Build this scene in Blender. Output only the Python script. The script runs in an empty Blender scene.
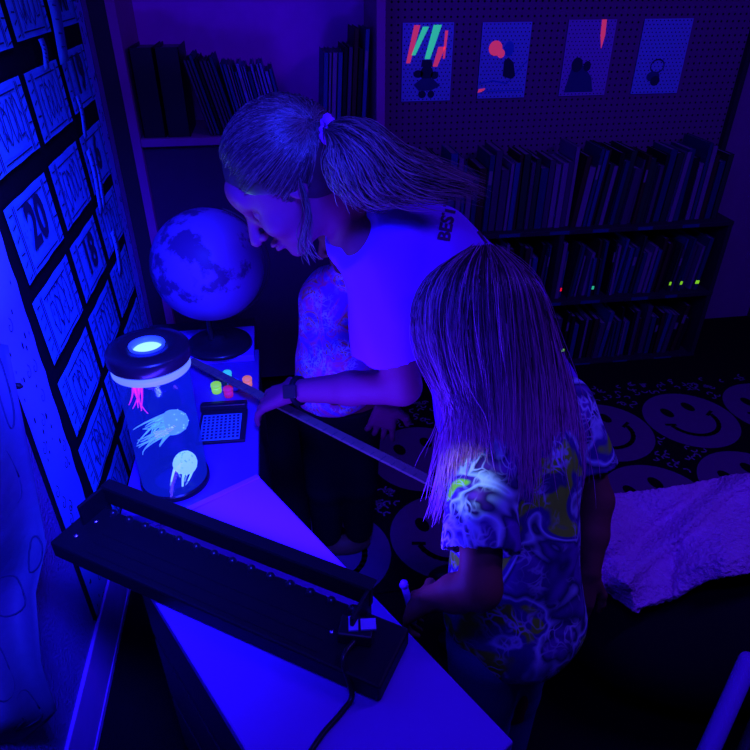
import bpy, bmesh, math, random
import numpy as np
from mathutils import Vector, Matrix, Euler
from mathutils.bvhtree import BVHTree
import openvdb
random.seed(7); rng = np.random.default_rng(7)
SC = bpy.context.scene; COL = SC.collection
PI = math.pi
# ---------------------------------------------------------------- camera frame
H = 1.6; FPX = 648.0; PITCH = math.radians(32.3); YAW = math.radians(8.5)
RV = np.array([math.cos(YAW), -math.sin(YAW), 0.0]); FV = np.array([math.sin(YAW), math.cos(YAW), 0.0])
UPV = np.array([0, 0, 1.0])
CU = FV*math.sin(PITCH) + UPV*math.cos(PITCH)      # camera up
CN = -FV*math.cos(PITCH) + UPV*math.sin(PITCH)     # towards the camera
def _ray(px, py):
    u = (px-375)/FPX; v = (375-py)/FPX
    return RV*u + FV*(math.cos(PITCH)+v*math.sin(PITCH)) + UPV*(-math.sin(PITCH)+v*math.cos(PITCH))
def P(px, py, F):                                   # point seen at px,py at forward distance F
    r = _ray(px, py); t = F/float(r@FV); return r*t + np.array([0, 0, H])
def PZ(px, py, z):
    r = _ray(px, py); t = (z-H)/r[2]; return r*t + np.array([0, 0, H])
cam = bpy.data.cameras.new('camera'); co = bpy.data.objects.new('camera', cam); COL.objects.link(co)
co.location = (0, 0, H); co.rotation_euler = (math.radians(90)-PITCH, 0, -YAW)
cam.sensor_width = 36; cam.lens = 36*FPX/750; cam.clip_start = .02; SC.camera = co
SC.view_settings.view_transform = 'Standard'; SC.view_settings.look = 'None'
SC.view_settings.gamma = 1; SC.view_settings.exposure = 0
# ---------------------------------------------------------------- materials
def mat(name, col, rough=.6, spec=.25, noise=None, nscale=20, bump=0, bscale=60, metal=0, emit=None, estr=0, vcol=False):
    m = bpy.data.materials.new(name); m.use_nodes = True; nt = m.node_tree; b = nt.nodes['Principled BSDF']
    b.inputs['Base Color'].default_value = (*col, 1); b.inputs['Roughness'].default_value = rough
    b.inputs['Specular IOR Level'].default_value = spec; b.inputs['Metallic'].default_value = metal
    tc = nt.nodes.new('ShaderNodeTexCoord')
    n = nt.nodes.new('ShaderNodeTexNoise'); n.inputs['Scale'].default_value = nscale; n.inputs['Detail'].default_value = 4
    nt.links.new(tc.outputs['Object'], n.inputs['Vector'])
    mx = nt.nodes.new('ShaderNodeMix'); mx.data_type = 'RGBA'
    c2 = noise if noise else tuple(c*.82 for c in col)
    mx.inputs['A'].default_value = (*col, 1); mx.inputs['B'].default_value = (*c2, 1)
    nt.links.new(n.outputs['Fac'], mx.inputs['Factor'])
    if vcol:
        at = nt.nodes.new('ShaderNodeAttribute'); at.attribute_name = 'tone'
        m2 = nt.nodes.new('ShaderNodeMix'); m2.data_type = 'RGBA'
        m2.inputs['A'].default_value = (*col, 1); m2.inputs['B'].default_value = (*c2, 1)
        nt.links.new(at.outputs['Fac'], m2.inputs['Factor']); nt.links.new(m2.outputs['Result'], b.inputs['Base Color'])
    else:
        nt.links.new(mx.outputs['Result'], b.inputs['Base Color'])
    if bump:
        n2 = nt.nodes.new('ShaderNodeTexNoise'); n2.inputs['Scale'].default_value = bscale; n2.inputs['Detail'].default_value = 5
        nt.links.new(tc.outputs['Object'], n2.inputs['Vector'])
        bp = nt.nodes.new('ShaderNodeBump'); bp.inputs['Strength'].default_value = bump; bp.inputs['Distance'].default_value = .01
        nt.links.new(n2.outputs['Fac'], bp.inputs['Height']); nt.links.new(bp.outputs['Normal'], b.inputs['Normal'])
    if emit:
        b.inputs['Emission Color'].default_value = (*emit, 1); b.inputs['Emission Strength'].default_value = estr
    return m
M = {}
M['wall'] = mat('wall_paint', (.42, .10, .42), .8, .1, bump=.15, bscale=40)
M['wall_dark'] = mat('wall_dark_paint', (.10, .04, .06), .8, .1)
M['lower_wall'] = mat('textured_wall_paint', (.34, .12, .55), .8, .1, bump=.9, bscale=120)
M['floor'] = mat('dark_carpet', (.012, .01, .012), .95, .05, bump=.4, bscale=300)
M['ceiling'] = mat('ceiling_paint', (.3, .2, .25), .9, .1)
M['base'] = mat('baseboard_paint', (.85, .16, 1), .6, .2)
M['board'] = mat('bulletin_felt', (.012, .008, .016), .9, .05)
M['paper'] = mat('sheet_paper', (.12, .45, .95), .7, .1, noise=(.09, .38, .85), nscale=9, bump=.15, bscale=25)
M['paper2'] = mat('border_paper', (.2, .3, .95), .7, .1, noise=(.25, .25, .8), nscale=6)
M['ink'] = mat('printed_ink', (.03, .03, .09), .7, .1)
M['ink2'] = mat('pale_printed_ink', (.03, .07, .24), .7, .1)
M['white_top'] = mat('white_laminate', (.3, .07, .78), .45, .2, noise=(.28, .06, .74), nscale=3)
M['cab_dark'] = mat('dark_laminate', (.03, .02, .05), .5, .3)
M['wood'] = mat('painted_wood', (.6, .06, .42), .6, .2)
M['wood_dk'] = mat('dark_wood', (.05, .025, .05), .6, .2)
M['black'] = mat('black_metal', (.008, .006, .009), .55, .25)
M['blackp'] = mat('black_plastic', (.02, .012, .02), .3, .4)
M['chrome'] = mat('chrome', (.8, .5, .8), .25, .5, metal=1)
M['skin'] = mat('skin', (.30, .03, .12), .6, .2, noise=(.25, .025, .10), nscale=12)
M['skin_tan'] = mat('tan_skin', (.28, .09, .06), .6, .2, noise=(.24, .08, .05), nscale=12)
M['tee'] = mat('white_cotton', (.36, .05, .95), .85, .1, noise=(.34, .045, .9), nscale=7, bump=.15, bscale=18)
M['print'] = mat('shirt_print', (.12, .02, .12), .8, .1)
M['jeans'] = mat('denim', (.05, .09, .3), .85, .1, noise=(.06, .1, .36), nscale=60, bump=.2, bscale=200)
M['darkpants'] = mat('black_leggings', (.012, .01, .014), .85, .1)
M['hair1'] = mat('brown_hair', (.05, .015, .025), .4, .4, noise=(.42, .26, .26), vcol=True)
M['hair2'] = mat('long_hair', (.06, .012, .03), .4, .4, noise=(.95, .32, .75), vcol=True)
M['scrunch'] = mat('scrunchie_fabric', (.7, .1, .8), .8, .1)
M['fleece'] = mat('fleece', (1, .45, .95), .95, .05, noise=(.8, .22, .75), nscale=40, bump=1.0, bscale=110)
M['rugbase'] = mat('rug_black_pile', (.012, .01, .012), .95, .05, bump=.5, bscale=300)
M['rugface'] = mat('rug_smiley_pile', (.26, .06, .28), .95, .05, noise=(.21, .05, .23), nscale=30, bump=.5, bscale=300)
M['rugspot'] = mat('rug_spot_pile', (.4, .16, .45), .95, .05)
M['globe'] = mat('globe_paper', (.28, .12, .62), .5, .3)
M['land'] = mat('globe_land', (.14, .05, .30), .5, .3)
M['wallpeg'] = mat('pegboard_face', (.27, .05, .24), .8, .1)
M['poster'] = mat('glossy_print', (.2, .6, .95), .5, .2, noise=(.4, .3, .9), nscale=8)
M['poster2'] = mat('violet_print', (.5, .25, .8), .5, .2)
M['stick'] = mat('yardstick_wood', (.2, .16, .12), .7, .1, noise=(.14, .1, .08), nscale=30)
M['pink_e'] = mat('painted_pink_reflection', (.9, .1, .2), .5, .2, emit=(1, .05, .18), estr=.4)  # self-lit pink standing in for foil reflections on the prints
M['green_e'] = mat('fluorescent_and_reflection_green', (.1, .9, .4), .5, .2, emit=(.05, .9, .45), estr=.45)  # fluorescent on tub, sticker and jellyfish; painted reflection on the prints
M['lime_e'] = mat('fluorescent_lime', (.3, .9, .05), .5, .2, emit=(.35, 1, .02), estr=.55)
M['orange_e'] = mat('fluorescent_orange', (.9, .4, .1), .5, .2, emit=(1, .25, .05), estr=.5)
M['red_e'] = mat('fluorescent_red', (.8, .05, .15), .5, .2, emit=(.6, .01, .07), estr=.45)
M['bluetub'] = mat('blue_tub', (.04, .25, .8), .4, .3)
M['disc_e'] = mat('lit_lens', (.5, .7, 1), .5, .2, emit=(.28, .62, 1), estr=1.5)
M['ring_e'] = mat('lit_ring', (.1, .2, 1), .4, .3, emit=(.02, .06, 1), estr=.9)
M['band_e'] = mat('lit_band', (.4, .5, 1), .4, .3, noise=(.2, .2, .9), emit=(.18, .32, 1), estr=.7)
M['jelly_e'] = mat('glowing_silicone', (.4, .8, 1), .5, .3, emit=(.16, .50, .95), estr=1.4)
M['jelly2_e'] = mat('bright_silicone', (.6, .9, 1), .5, .3, emit=(.4, .8, 1), estr=1.9)
M['tent_e'] = mat('pink_tentacle', (.9, .1, .7), .5, .3, emit=(.9, .02, .5), estr=2.0)
def glassmix(name, tint, fac, emit, estr):
    m = bpy.data.materials.new(name); m.use_nodes = True; nt = m.node_tree; nt.nodes.clear()
    o = nt.nodes.new('ShaderNodeOutputMaterial'); mx = nt.nodes.new('ShaderNodeMixShader'); tr = nt.nodes.new('ShaderNodeBsdfTransparent')
    tr.inputs['Color'].default_value = (*tint, 1)
    if emit:
        g = nt.nodes.new('ShaderNodeEmission'); g.inputs['Color'].default_value = (*emit, 1); g.inputs['Strength'].default_value = estr
    else:
        g = nt.nodes.new('ShaderNodeBsdfGlossy'); g.inputs['Roughness'].default_value = .06
    mx.inputs['Fac'].default_value = fac
    nt.links.new(tr.outputs[0], mx.inputs[1]); nt.links.new(g.outputs[0], mx.inputs[2]); nt.links.new(mx.outputs[0], o.inputs[0])
    return m
M['glass'] = glassmix('clear_acrylic', (.92, .95, 1), .025, None, 0)
M['water'] = glassmix('lit_water', (.7, .75, 1), .45, (.004, .015, .8), .95)
def cloth_pattern(name, cols, scale, distort, emit=None, warp=0):
    m = bpy.data.materials.new(name); m.use_nodes = True; nt = m.node_tree; b = nt.nodes['Principled BSDF']
    b.inputs['Roughness'].default_value = .9; b.inputs['Specular IOR Level'].default_value = .08
    tc = nt.nodes.new('ShaderNodeTexCoord'); n = nt.nodes.new('ShaderNodeTexNoise')
    n.inputs['Scale'].default_value = scale*.8; n.inputs['Detail'].default_value = 2; n.inputs['Distortion'].default_value = distort
    nt.links.new(tc.outputs['Object'], n.inputs['Vector'])
    r = nt.nodes.new('ShaderNodeValToRGB'); r.color_ramp.interpolation = 'LINEAR'
    cr = r.color_ramp
    while len(cr.elements) < len(cols): cr.elements.new(.5)
    for e, (p, c) in zip(cr.elements, cols): e.position = p; e.color = (*c, 1)
    nt.links.new(n.outputs['Fac'], r.inputs['Fac'])
    # pale veins where the dye was tied off
    ns = nt.nodes.new('ShaderNodeTexNoise'); ns.inputs['Scale'].default_value = scale*1.5
    nt.links.new(tc.outputs['Object'], ns.inputs['Vector'])
    ad = nt.nodes.new('ShaderNodeMix'); ad.data_type = 'RGBA'; ad.blend_type = 'LINEAR_LIGHT'; ad.inputs['Factor'].default_value = .09
    nt.links.new(tc.outputs['Object'], ad.inputs['A']); nt.links.new(ns.outputs['Color'], ad.inputs['B'])
    v = nt.nodes.new('ShaderNodeTexVoronoi'); v.feature = 'DISTANCE_TO_EDGE'; v.inputs['Scale'].default_value = scale*2.6
    nt.links.new(ad.outputs['Result'], v.inputs['Vector'])
    mr = nt.nodes.new('ShaderNodeMapRange'); mr.inputs['From Min'].default_value = .02; mr.inputs['From Max'].default_value = .14
    mr.inputs['To Min'].default_value = 1.0; mr.inputs['To Max'].default_value = 0
    nt.links.new(v.outputs['Distance'], mr.inputs['Value'])
    n3 = nt.nodes.new('ShaderNodeTexNoise'); n3.inputs['Scale'].default_value = scale*1.1
    nt.links.new(tc.outputs['Object'], n3.inputs['Vector'])
    mu = nt.nodes.new('ShaderNodeMath'); mu.operation = 'MULTIPLY'; nt.links.new(mr.outputs['Result'], mu.inputs[0]); m3 = nt.nodes.new('ShaderNodeMapRange'); m3.inputs['From Min'].default_value = .44; m3.inputs['From Max'].default_value = .62; nt.links.new(n3.outputs['Fac'], m3.inputs['Value']); nt.links.new(m3.outputs['Result'], mu.inputs[1])
    mx = nt.nodes.new('ShaderNodeMix'); mx.data_type = 'RGBA'; nt.links.new(mu.outputs[0], mx.inputs['Factor'])
    nt.links.new(r.outputs['Color'], mx.inputs['A']); mx.inputs['B'].default_value = (.7, .75, 1, 1)
    nt.links.new(mx.outputs['Result'], b.inputs['Base Color'])
    return m
M['tiedye'] = cloth_pattern('tie_dye_cotton', [(0, (.08, .02, .22)), (.38, (.2, .04, .45)), (.44, (.03, .01, .10)), (.49, (.6, .75, 1)), (.52, (.09, .02, .3)), (.56, (.08, .02, .24)), (.585, (.34, .95, .035)), (.66, (.3, .9, .03)), (.70, (.06, .02, .15))], 12, .6)
M['floral'] = cloth_pattern('floral_cotton', [(0, (.12, .04, .5)), (.42, (.3, .07, .6)), (.5, (.95, .1, .3)), (.56, (.35, .07, .6)), (.62, (.9, .3, .08)), (.7, (.2, .05, .5))], 16, 1.5)
# ---------------------------------------------------------------- mesh tools
def V(a): return Vector((float(a[0]), float(a[1]), float(a[2])))
class MB:
    def __init__(s): s.v = []; s.f = []; s.m = []; s.sm = []; s.t = []
    def add(s, vs, fs, mi=0, smooth=False, tone=0):
        o = len(s.v); s.v += [tuple(map(float, x)) for x in vs]
        for f in fs: s.f.append(tuple(i+o for i in f)); s.m.append(mi); s.sm.append(smooth)
        s.t += list(tone) if hasattr(tone, '__len__') else [tone]*len(vs)
    def box(s, c, size, rot=None, mi=0, bev=0):
        R = rot if rot is not None else Matrix.Identity(3)
        bm = bmesh.new(); bmesh.ops.create_cube(bm, size=1)
        for v in bm.verts: v.co = Vector((v.co.x*size[0], v.co.y*size[1], v.co.z*size[2]))
        if bev: bmesh.ops.bevel(bm, geom=bm.edges[:], offset=bev, segments=2, affect='EDGES', profile=.5)
        bm.verts.index_update()
        s.add([R@v.co+V(c) for v in bm.verts], [[v.index for v in f.verts] for f in bm.faces], mi); bm.free()
    def bx(s, x0, x1, y0, y1, z0, z1, mi=0, bev=0):
        s.box(((x0+x1)/2, (y0+y1)/2, (z0+z1)/2), (abs(x1-x0), abs(y1-y0), abs(z1-z0)), None, mi, bev)
    def tube(s, pts, rad, n=8, mi=0, cap=True, smooth=True, tone=None, flat=1.0):
        pts = [np.array(p, float) for p in pts]; N = len(pts)
        rad = rad if hasattr(rad, '__len__') else [rad]*N
        vs = []; up = None; tn = []
        for i, p in enumerate(pts):
            t = pts[min(i+1, N-1)]-pts[max(i-1, 0)]; t = t/(np.linalg.norm(t)+1e-9)
            if up is None:
                up = np.cross(t, [0, 0, 1.0]);
                if np.linalg.norm(up) < .1: up = np.cross(t, [1.0, 0, 0])
            up = up - t*(up@t); up /= np.linalg.norm(up)+1e-9
            w = np.cross(t, up)
            for k in range(n):
                a = 2*PI*k/n; vs.append(p+(up*math.cos(a)+w*math.sin(a)*flat)*rad[i])
                tn.append(tone[i] if tone is not None else 0)
        fs = [(i*n+k, i*n+(k+1) % n, (i+1)*n+(k+1) % n, (i+1)*n+k) for i in range(N-1) for k in range(n)]
        if cap: fs += [tuple(range(n))[::-1], tuple(range((N-1)*n, N*n))]
        s.add(vs, fs, mi, smooth, tn)
    def lathe(s, prof, c=(0, 0, 0), n=40, mi=0, smooth=True, R=None, closed=False):
        R = R or Matrix.Identity(3); vs = []; N = len(prof)
        for r, z in prof:
            for k in range(n):
                a = 2*PI*k/n; vs.append(R@Vector((r*math.cos(a), r*math.sin(a), z))+V(c))
        fs = [(i*n+k, i*n+(k+1) % n, (i+1)*n+(k+1) % n, (i+1)*n+k) for i in range(N-1) for k in range(n)]
        if closed: fs += [((N-1)*n+k, (N-1)*n+(k+1) % n, (k+1) % n, k) for k in range(n)]
        s.add(vs, fs, mi, smooth)
    def poly(s, pts, mi=0, thick=None):       # flat polygon, optional thickness along thick vector
        n = len(pts); pts = [np.array(p, float) for p in pts]
        if thick is None: s.add(pts, [tuple(range(n))], mi); return
        t = np.array(thick, float); vs = pts+[p+t for p in pts]
        s.add(vs, [tuple(range(n))[::-1], tuple(range(n, 2*n))]+[(i, (i+1) % n, n+(i+1) % n, n+i) for i in range(n)], mi)
    def build(s, name, mats, parent=None, origin=None):
        me = bpy.data.meshes.new(name); o3 = np.array(origin if origin is not None else (0, 0, 0), float)
        me.from_pydata([tuple(np.array(v)-o3) for v in s.v], [], s.f)
        for m in (mats if isinstance(mats, (list, tuple)) else [mats]): me.materials.append(m)
        for p, mi, sm in zip(me.polygons, s.m, s.sm): p.material_index = mi; p.use_smooth = sm
        if any(s.t):
            a = me.attributes.new('tone', 'FLOAT', 'POINT'); a.data.foreach_set('value', np.array(s.t, dtype=np.float32))
        me.update(); o = bpy.data.objects.new(name, me); COL.objects.link(o)
        o.location = o3
        if parent:
            o.parent = parent; o.location = o3-np.array(parent.location)
        return o
def tag(o, label=None, cat=None, group=None, kind=None):
    for k, v in (('label', label), ('category', cat), ('group', group), ('kind', kind)):
        if v: o[k] = v
    return o
def empty(name, loc, label=None, cat=None, group=None):
    o = bpy.data.objects.new(name, None); COL.objects.link(o); o.location = V(loc); o.empty_display_size = .05
    return tag(o, label, cat, group)
def struct(o): o['kind'] = 'structure'; return o
def rotz(a): return Matrix.Rotation(a, 3, 'Z')
def textpolys(txt, size):
    c = bpy.data.curves.new('t', 'FONT'); c.body = txt; c.size = size; c.align_x = 'CENTER'; c.align_y = 'CENTER'; c.resolution_u = 3; c.offset = size*.035
    o = bpy.data.objects.new('t', c); COL.objects.link(o)
    dg = bpy.context.evaluated_depsgraph_get(); me = o.evaluated_get(dg).to_mesh()
    vs = [tuple(v.co) for v in me.vertices]; fs = [tuple(p.vertices) for p in me.polygons]
    o.evaluated_get(dg).to_mesh_clear(); bpy.data.objects.remove(o); bpy.data.curves.remove(c)
    return vs, fs
def stroke2(pts, w):     # flat ribbon polygons in 2D
    out = []
    for a, b in zip(pts[:-1], pts[1:]):
        a = np.array(a, float); b = np.array(b, float); d = b-a; L = np.linalg.norm(d)
        if L < 1e-6: continue
        n = np.array([-d[1], d[0]])/L*w/2; e = d/L*w*.3
        out.append([a-n-e, b-n+e, b+n+e, a+n-e])
    return out
def sstep(x): return x*x*(3-2*x)
# ---------------------------------------------------------------- signed-distance bodies
class SDF:
    def __init__(s, lo, hi, h):
        s.lo = np.array(lo, float); s.h = h; s.n = np.ceil((np.array(hi, float)-s.lo)/h).astype(int)+1
        s.g = np.full(s.n, .2, np.float32)
    def _sub(s, c0, c1, m):
        a = np.clip(((np.array(c0)-m-s.lo)/s.h).astype(int), 0, s.n); b = np.clip(((np.array(c1)+m-s.lo)/s.h).astype(int)+2, 0, s.n)
        if (b <= a).any(): return None
        sl = tuple(slice(i, j) for i, j in zip(a, b))
        ax = [s.lo[i]+s.h*np.arange(a[i], b[i]) for i in range(3)]
        X = np.stack(np.meshgrid(*ax, indexing='ij'), -1).astype(np.float32)
        return sl, X
    def _mix(s, sl, d, k, op):
        g = s.g[sl]
        if op == 'u':
            if k <= 0: r = np.minimum(g, d)
            else:
                hh = np.clip(.5+.5*(g-d)/k, 0, 1); r = g*(1-hh)+d*hh-k*hh*(1-hh)
        else:
            hh = np.clip(.5-.5*(g+d)/max(k, 1e-5), 0, 1); r = g*(1-hh)+(-d)*hh+k*hh*(1-hh)
        s.g[sl] = r
    def cone(s, a, b, ra, rb, k=.02, op='u', rm=.05):
        a = np.array(a, float); b = np.array(b, float); R = max(ra, rb)
        q = s._sub(np.minimum(a, b)-R, np.maximum(a, b)+R, k+rm)
        if q is None: return
        sl, X = q; ba = b-a; t = np.clip(((X-a)@ba)/max(ba@ba, 1e-9), 0, 1)
        d = np.linalg.norm(X-a-t[..., None]*ba, axis=-1)-(ra+(rb-ra)*t)
        s._mix(sl, d.astype(np.float32), k, op)
    def chain(s, pts, rs, k=.02, join=.01):
        for i in range(len(pts)-1): s.cone(pts[i], pts[i+1], rs[i], rs[i+1], k if i == 0 else join)
    def ell(s, c, r, ax=None, k=.02, op='u', rm=.05):
        c = np.array(c, float); r = np.array(r, float); A = np.eye(3) if ax is None else np.array(ax, float)
        ext = np.sqrt(((A*r[:, None])**2).sum(0))
        q = s._sub(c-ext, c+ext, k+rm)
        if q is None: return
        sl, X = q; p = (X-c)@A.T; k0 = np.linalg.norm(p/r, axis=-1); k1 = np.linalg.norm(p/r**2, axis=-1)+1e-6
        s._mix(sl, (k0*(k0-1)/k1).astype(np.float32), k, op)
    def cut(s, p, n, k=.004):                          # keep the side opposite to n
        ax = [s.lo[i]+s.h*np.arange(s.n[i]) for i in range(3)]; n = np.array(n, float); n /= np.linalg.norm(n); p = np.array(p, float)
        d = ((ax[0]-p[0])*n[0])[:, None, None]+((ax[1]-p[1])*n[1])[None, :, None]+((ax[2]-p[2])*n[2])[None, None, :]
        hh = np.clip(.5-.5*(s.g-d)/k, 0, 1); s.g = (s.g*(1-hh)+d*hh+k*hh*(1-hh)).astype(np.float32)
    def wrinkle(s, amp, fn):
        ax = [s.lo[i]+s.h*np.arange(s.n[i]) for i in range(3)]; X = np.meshgrid(*ax, indexing='ij', sparse=True)
        s.g = (s.g+amp*fn(*X)).astype(np.float32)
    def build(s, name, m, parent=None, smooth=True, clean=True):
        g = openvdb.FloatGrid(); g.background = .2
        g.copyFromArray(s.g.astype(np.float32)); pts, quads = g.convertToQuads(isovalue=0.0)
        pts = pts*s.h+s.lo
        me = bpy.data.meshes.new(name); o3 = np.array(parent.location) if parent else np.zeros(3)
        me.from_pydata([tuple(p) for p in pts-o3], [], [tuple(q[::-1]) for q in quads.tolist()])
        me.materials.append(m); me.polygons.foreach_set('use_smooth', [True]*len(me.polygons)); me.update()
        bm = bmesh.new(); bm.from_mesh(me); bmesh.ops.recalc_face_normals(bm, faces=bm.faces[:])
        bmesh.ops.smooth_vert(bm, verts=bm.verts[:], factor=.5, use_axis_x=True, use_axis_y=True, use_axis_z=True)
        bm.to_mesh(me); bm.free()
        o = bpy.data.objects.new(name, me); COL.objects.link(o)
        if parent: o.parent = parent
        return o
def basis(f, u):
    f = np.array(f, float); f /= np.linalg.norm(f); u = np.array(u, float); u = u-f*(u@f); u /= np.linalg.norm(u)
    return np.array([f, np.cross(u, f), u])    # rows: forward, left side, up
def head(S, c, f, u, sc=1.0):
    B = basis(f, u); L = lambda a, b, d: np.array(c)+sc*(B[0]*a+B[1]*b+B[2]*d)
    E = lambda p, r, k=.015, op='u': S.ell(L(*p), np.array(r)*sc, B, k*sc, op)
    E((-.012, 0, .022), (.098, .078, .088))            # cranium
    E((.035, 0, -.02), (.055, .062, .075), .03)        # face
    E((.048, 0, -.078), (.036, .036, .026), .03)       # jaw
    E((.072, 0, -.098), (.018, .02, .015), .016)       # chin
    E((.078, 0, .036), (.018, .05, .028), .02)         # forehead
    for q in (-1, 1):
        E((.082, q*.032, -.002), (.018, .017, .011), .010, 's')   # sockets
        E((.070, q*.031, -.004), (.0135, .014, .012), .003)       # eyes
        E((.064, q*.042, -.036), (.022, .02, .02), .02)  # cheeks
        E((-.005, q*.077, -.008), (.018, .009, .030), .008)       # ears
        E((.000, q*.084, -.006), (.010, .006, .018), .005, 's')
    S.cone(L(.088, 0, .004), L(.116, 0, -.036), .007*sc, .0115*sc, .010*sc)
    for q in (-1, 1): E((.100, q*.011, -.040), (.009, .007, .007), .006)
    E((.094, 0, -.062), (.012, .022, .006), .006); E((.092, 0, -.073), (.012, .019, .006), .006)
    E((.104, 0, -.067), (.012, .024, .0012), .003, 's')
    return L, B
def hand(S, wrist, d, nrm, sc=1.0, curl=.5, spread=.12, thumb=1, wr=.026):
    d = np.array(d, float); d /= np.linalg.norm(d); nrm = np.array(nrm, float); nrm = nrm-d*(nrm@d); nrm /= np.linalg.norm(nrm)
    sd = np.cross(nrm, d)*thumb                         # thumb side
    w = np.array(wrist, float); k = .006*sc
    for q in (-.024, -.008, .008, .024):
        S.cone(w+d*.01*sc+sd*q*.6*sc, w+d*.085*sc+sd*q*1.1*sc, .015*sc, .0115*sc, .012*sc)
    L = [(.028, .040, .026, .020), (.009, .045, .029, .022), (-.010, .042, .027, .021), (-.028, .033, .021, .018)]
    for i, (q, a, b, c) in enumerate(L):
        p = w+d*.088*sc+sd*q*sc; ang = 0; r = .0092*sc
        dd = d+sd*(q/.028)*spread
        cu = curl*(1+.12*i)
        for j, seg in enumerate((a, b, c)):
            ang += cu*(.7, 1.0, .8)[j]
            v = dd*math.cos(ang)-nrm*math.sin(ang); v /= np.linalg.norm(v)
            n = p+v*seg*sc; S.cone(p, n, r, r*.88, .003*sc); p = n; r *= .88
    p = w+d*.025*sc+sd*.024*sc
    for seg, v, r0, r1 in ((.045, d*.7+sd*.7-nrm*.3, .0145, .011), (.032, d*.9+sd*.35-nrm*.4, .011, .0098), (.026, d*.95+sd*.1-nrm*.5, .0098, .008)):
        v = v/np.linalg.norm(v); n = p+v*seg*sc; S.cone(p, n, r0*sc, r1*sc, .006*sc); p = n
# ================================================================ SETTING
XW = -.55; YB = 2.45
b = MB(); b.bx(-.75, 3.2, -1.6, 3.0, -.05, 0); struct(b.build('floor', M['floor']))
b = MB(); b.bx(-.65, XW, -1.6, 2.9, 0, 2.6); struct(b.build('wall_left', M['lower_wall']))
b = MB(); b.bx(-.65, 3.2, 2.8, 2.9, 0, 2.6); struct(b.build('wall_back', M['wall']))
b = MB(); b.bx(2.45, 2.55, -1.6, 2.9, 0, 2.6); struct(b.build('wall_right', M['wall_dark']))
b = MB(); b.bx(-.65, 3.2, -1.7, -1.6, 0, 2.6); struct(b.build('wall_front', M['wall']))
b = MB(); b.bx(-.75, 3.2, -1.7, 3.0, 2.6, 2.7); struct(b.build('ceiling', M['ceiling']))
b = MB(); b.bx(XW, XW+.010, -1.6, 2.44, 0, .18, bev=.003); b.bx(XW, XW+.013, -1.6, 2.44, 0, .02, bev=.002)
struct(b.build('baseboard_left', M['base']))
# ================================================================ BULLETIN BOARD with its sheets
t = empty('bulletin_board', (XW, 1.75, .19), 'black bulletin board with patterned paper borders covering the left wall', 'board')
b = MB(); b.bx(XW, XW+.006, 1.15, 2.36, .195, 2.0); b.build('backing', M['board'], t)
def wallpt(y, z, e): return np.array([XW+e, y, z])
def border(y0, y1, name):
    b = MB(); e = .009; zs = np.linspace(.2, 2.0, 60)
    for i in range(59):
        w0 = .006*abs(math.sin(i*.9)); w1 = .006*abs(math.sin((i+1)*.9))
        b.poly([wallpt(y0, zs[i], e), wallpt(y1-w0, zs[i], e), wallpt(y1-w1, zs[i+1], e), wallpt(y0, zs[i+1], e)], 0)
    for i in range(70):      # printed dots and curls
        y = random.uniform(y0+.015, y1-.015); z = random.uniform(.22, 1.6); s = random.uniform(.002, .005)
        if i % 4:
            b.poly([wallpt(y+s*math.cos(a), z+1.8*s*math.sin(a), e+.0006) for a in np.linspace(0, 2*PI, 8)[:-1]], 1)
        else:
            pts = [(y+.012*math.cos(a)*a/6, z+.014*math.sin(a)*a/6) for a in np.linspace(1, 7.5, 12)]
            for q in stroke2(pts, .0022): b.poly([wallpt(p[0], p[1], e+.0006) for p in q], 1)
    return b.build(name, [M['paper2'], M['ink']], t)
border(1.155, 1.31, 'border'); border(2.265, 2.345, 'border')
cols = [(1.345, 1.63), (1.665, 1.935), (1.975, 2.24)]
rows = [(1.455, 1.60), (1.25, 1.40), (1.035, 1.195), (.835, .99), (.635, .79), (.435, .585), (.25, .385)]
nums = {(2, 0): '20', (3, 1): '18', (1, 2): '19', (0, 2): 'MP', (2, 2): '6'}
cn = ['near', 'middle', 'far']; rn = ['topmost', 'second', 'third', 'fourth', 'fifth', 'sixth', 'lowest']
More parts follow.
